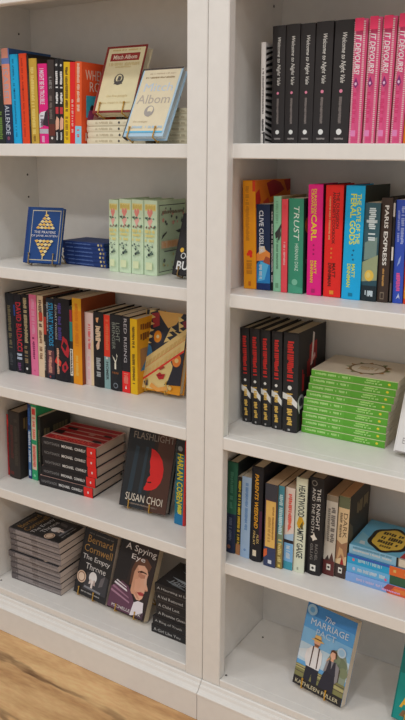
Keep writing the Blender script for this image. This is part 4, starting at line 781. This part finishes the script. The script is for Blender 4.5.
# ---- bottom right shelf
SKIN = (206,150,116)
easel('e_pact', .024, 'face-out cover showing a couple outdoors under a blue sky, on the bottom right shelf', 'brass wire stand under the cover with the couple', hard=False, hooks=(.20,.68), hh=.020, tone=(216,160,50),
   spine=(60,110,160), front=(96,152,192), back=(70,120,160), page=(222,206,184),
   fart=[R(0,.86,1,1,(62,122,176)), R(0,.7,1,.86,(84,144,190)), R(0,.52,1,.70,(124,172,204)), R(0,.30,1,.52,(186,204,212)), P([(0,.42),(.3,.5),(.4,.4),(.3,.32),(0,.34)],(214,220,220)),
     P([(.58,.26),(.98,.24),(1,.44),(.92,.56),(.78,.62),(.66,.58),(.58,.46)],(130,138,118)), C(.84,.45,.13,(104,112,86)), C(.72,.5,.11,(116,124,98)), C(.92,.38,.09,(116,122,92)), R(.82,.2,.86,.4,(84,74,60)),
     R(0,.09,1,.25,(122,118,74)), P([(0,.24),(.3,.25),(1,.20),(1,.16),(.3,.2),(0,.2)],(166,156,104)), R(0,.215,1,.225,(84,72,60)), R(0,.16,1,.17,(84,72,60)), R(0,0,1,.105,(44,40,38)),
     # man
     P([(.19,.10),(.20,.29),(.46,.29),(.47,.10),(.36,.10),(.335,.2),(.31,.10)],(42,42,50)), P([(.16,.32),(.18,.47),(.26,.525),(.40,.525),(.47,.48),(.49,.36),(.46,.27),(.20,.27)],(226,220,214)), P([(.16,.46),(.2,.48),(.2,.36),(.24,.29),(.19,.28),(.14,.36)],(214,206,200)), P([(.26,.28),(.28,.28),(.29,.525),(.265,.525)],(70,46,40)), P([(.40,.28),(.42,.28),(.41,.525),(.385,.525)],(70,46,40)), R(.29,.52,.37,.56,SKIN), C(.335,.585,.065,SKIN,.052), P([(.28,.56),(.39,.56),(.37,.53),(.30,.53)],(120,80,58)), P([(.20,.60),(.30,.625),(.40,.625),(.47,.605),(.40,.595),(.28,.59)],(206,160,90)), P([(.26,.615),(.28,.665),(.39,.67),(.41,.615)],(214,170,100)), P([(.265,.615),(.41,.615),(.405,.628),(.267,.628)],(90,60,40)),
     # woman
     P([(.50,.10),(.55,.26),(.60,.34),(.78,.34),(.80,.24),(.80,.10)],(46,44,52)), P([(.55,.30),(.58,.43),(.66,.47),(.76,.46),(.84,.42),(.85,.26),(.80,.22),(.78,.32),(.6,.32)],(128,122,122)), P([(.6,.32),(.63,.46),(.67,.46),(.69,.36),(.72,.46),(.76,.46),(.79,.30)],(50,48,56)), R(.655,.455,.71,.49,SKIN), C(.685,.53,.058,(222,170,140),.048), P([(.625,.53),(.63,.575),(.68,.595),(.745,.575),(.755,.50),(.735,.51),(.72,.56),(.66,.565)],(86,54,38)), P([(.56,.42),(.62,.46),(.64,.49),(.6,.47)],SKIN),
     C(.83,.60,.085,(206,220,228)), C(.83,.60,.06,(150,182,202)), C(.12,.93,.10,(156,190,212)), C(.12,.93,.05,(96,150,190)),
     X('The',.40,.865,.60,.925,(226,236,242),False,.4), X('MARRIAGE',.14,.765,.90,.84,(222,232,238)), X('PACT',.28,.67,.68,.74,(200,218,230)), X('KATHLEEN FULLER',.06,.03,.94,.075,(200,186,150))])
easel(None, .022, 'teal face-out book with yellow lettering, bottom right corner of the photo', 'wire stand under the teal book at the bottom right', over=(.4590, .089, Z['Rb']+.0135, -.05, .33, .140, .212), base=Z['Rb'],
   spine=(20,110,104), front=(24,128,118), back=(20,110,104), page=(200,190,170), fart=[X('A',.08,.14,.28,.28,(226,170,50),True), P([(.32,.14),(.6,.14),(.6,.18),(.32,.18)],(200,110,50)), P([(0,.5),(1,.55),(1,1),(0,1)],(22,104,96)), P([(.1,.05),(.5,.05),(.4,.12),(.15,.12)],(120,90,60))])

# ------------------------------------------------------------------ light: rows of ceiling lamps in the shop
def lamp(x, y, z, size, power, c=(1, .97, .935)):
    l = bpy.data.lights.new('ceiling_lamp', 'AREA'); l.shape = 'DISK'; l.size = size; l.energy = power; l.color = c
    o = bpy.data.objects.new('ceiling_lamp', l); col.objects.link(o); o.location = (x, y, z)
    return o
for x in (-.9, .35, 1.6): lamp(x, -.88, 2.72, .16, 4.4, (1, .99, .985))
for x in (-1.3, .4, 2.1): lamp(x, -2.15, 2.72, .30, 11.0, (1, .967, .93))
w = bpy.data.worlds.new('room'); scene.world = w; w.use_nodes = True
bg = w.node_tree.nodes['Background']; bg.inputs[0].default_value = (1.0, .976, .95, 1); bg.inputs[1].default_value = .47

# ------------------------------------------------------------------ camera
cd = bpy.data.cameras.new('camera'); cam = bpy.data.objects.new('camera', cd); col.objects.link(cam)
f = Vector((sin(V['yaw'])*cos(V['pitch']), cos(V['yaw'])*cos(V['pitch']), sin(V['pitch'])))
r = Vector((cos(V['yaw']), -sin(V['yaw']), 0)); u = r.cross(f)
c_, s_ = cos(V['roll']), sin(V['roll']); r2 = c_*r + s_*u; u2 = -s_*r + c_*u
cam.matrix_world = m4(r2, u2, -f, (V['cx'], V['cy'], V['cz']))
cd.sensor_fit = 'VERTICAL'; cd.sensor_height = 24; cd.lens = V['f']*24/720; cd.clip_start = .05
scene.camera = cam
vs = scene.view_settings
vs.view_transform = 'Standard'; vs.look = 'None'; vs.gamma = 1; vs.use_curve_mapping = False; vs.exposure = 0.06
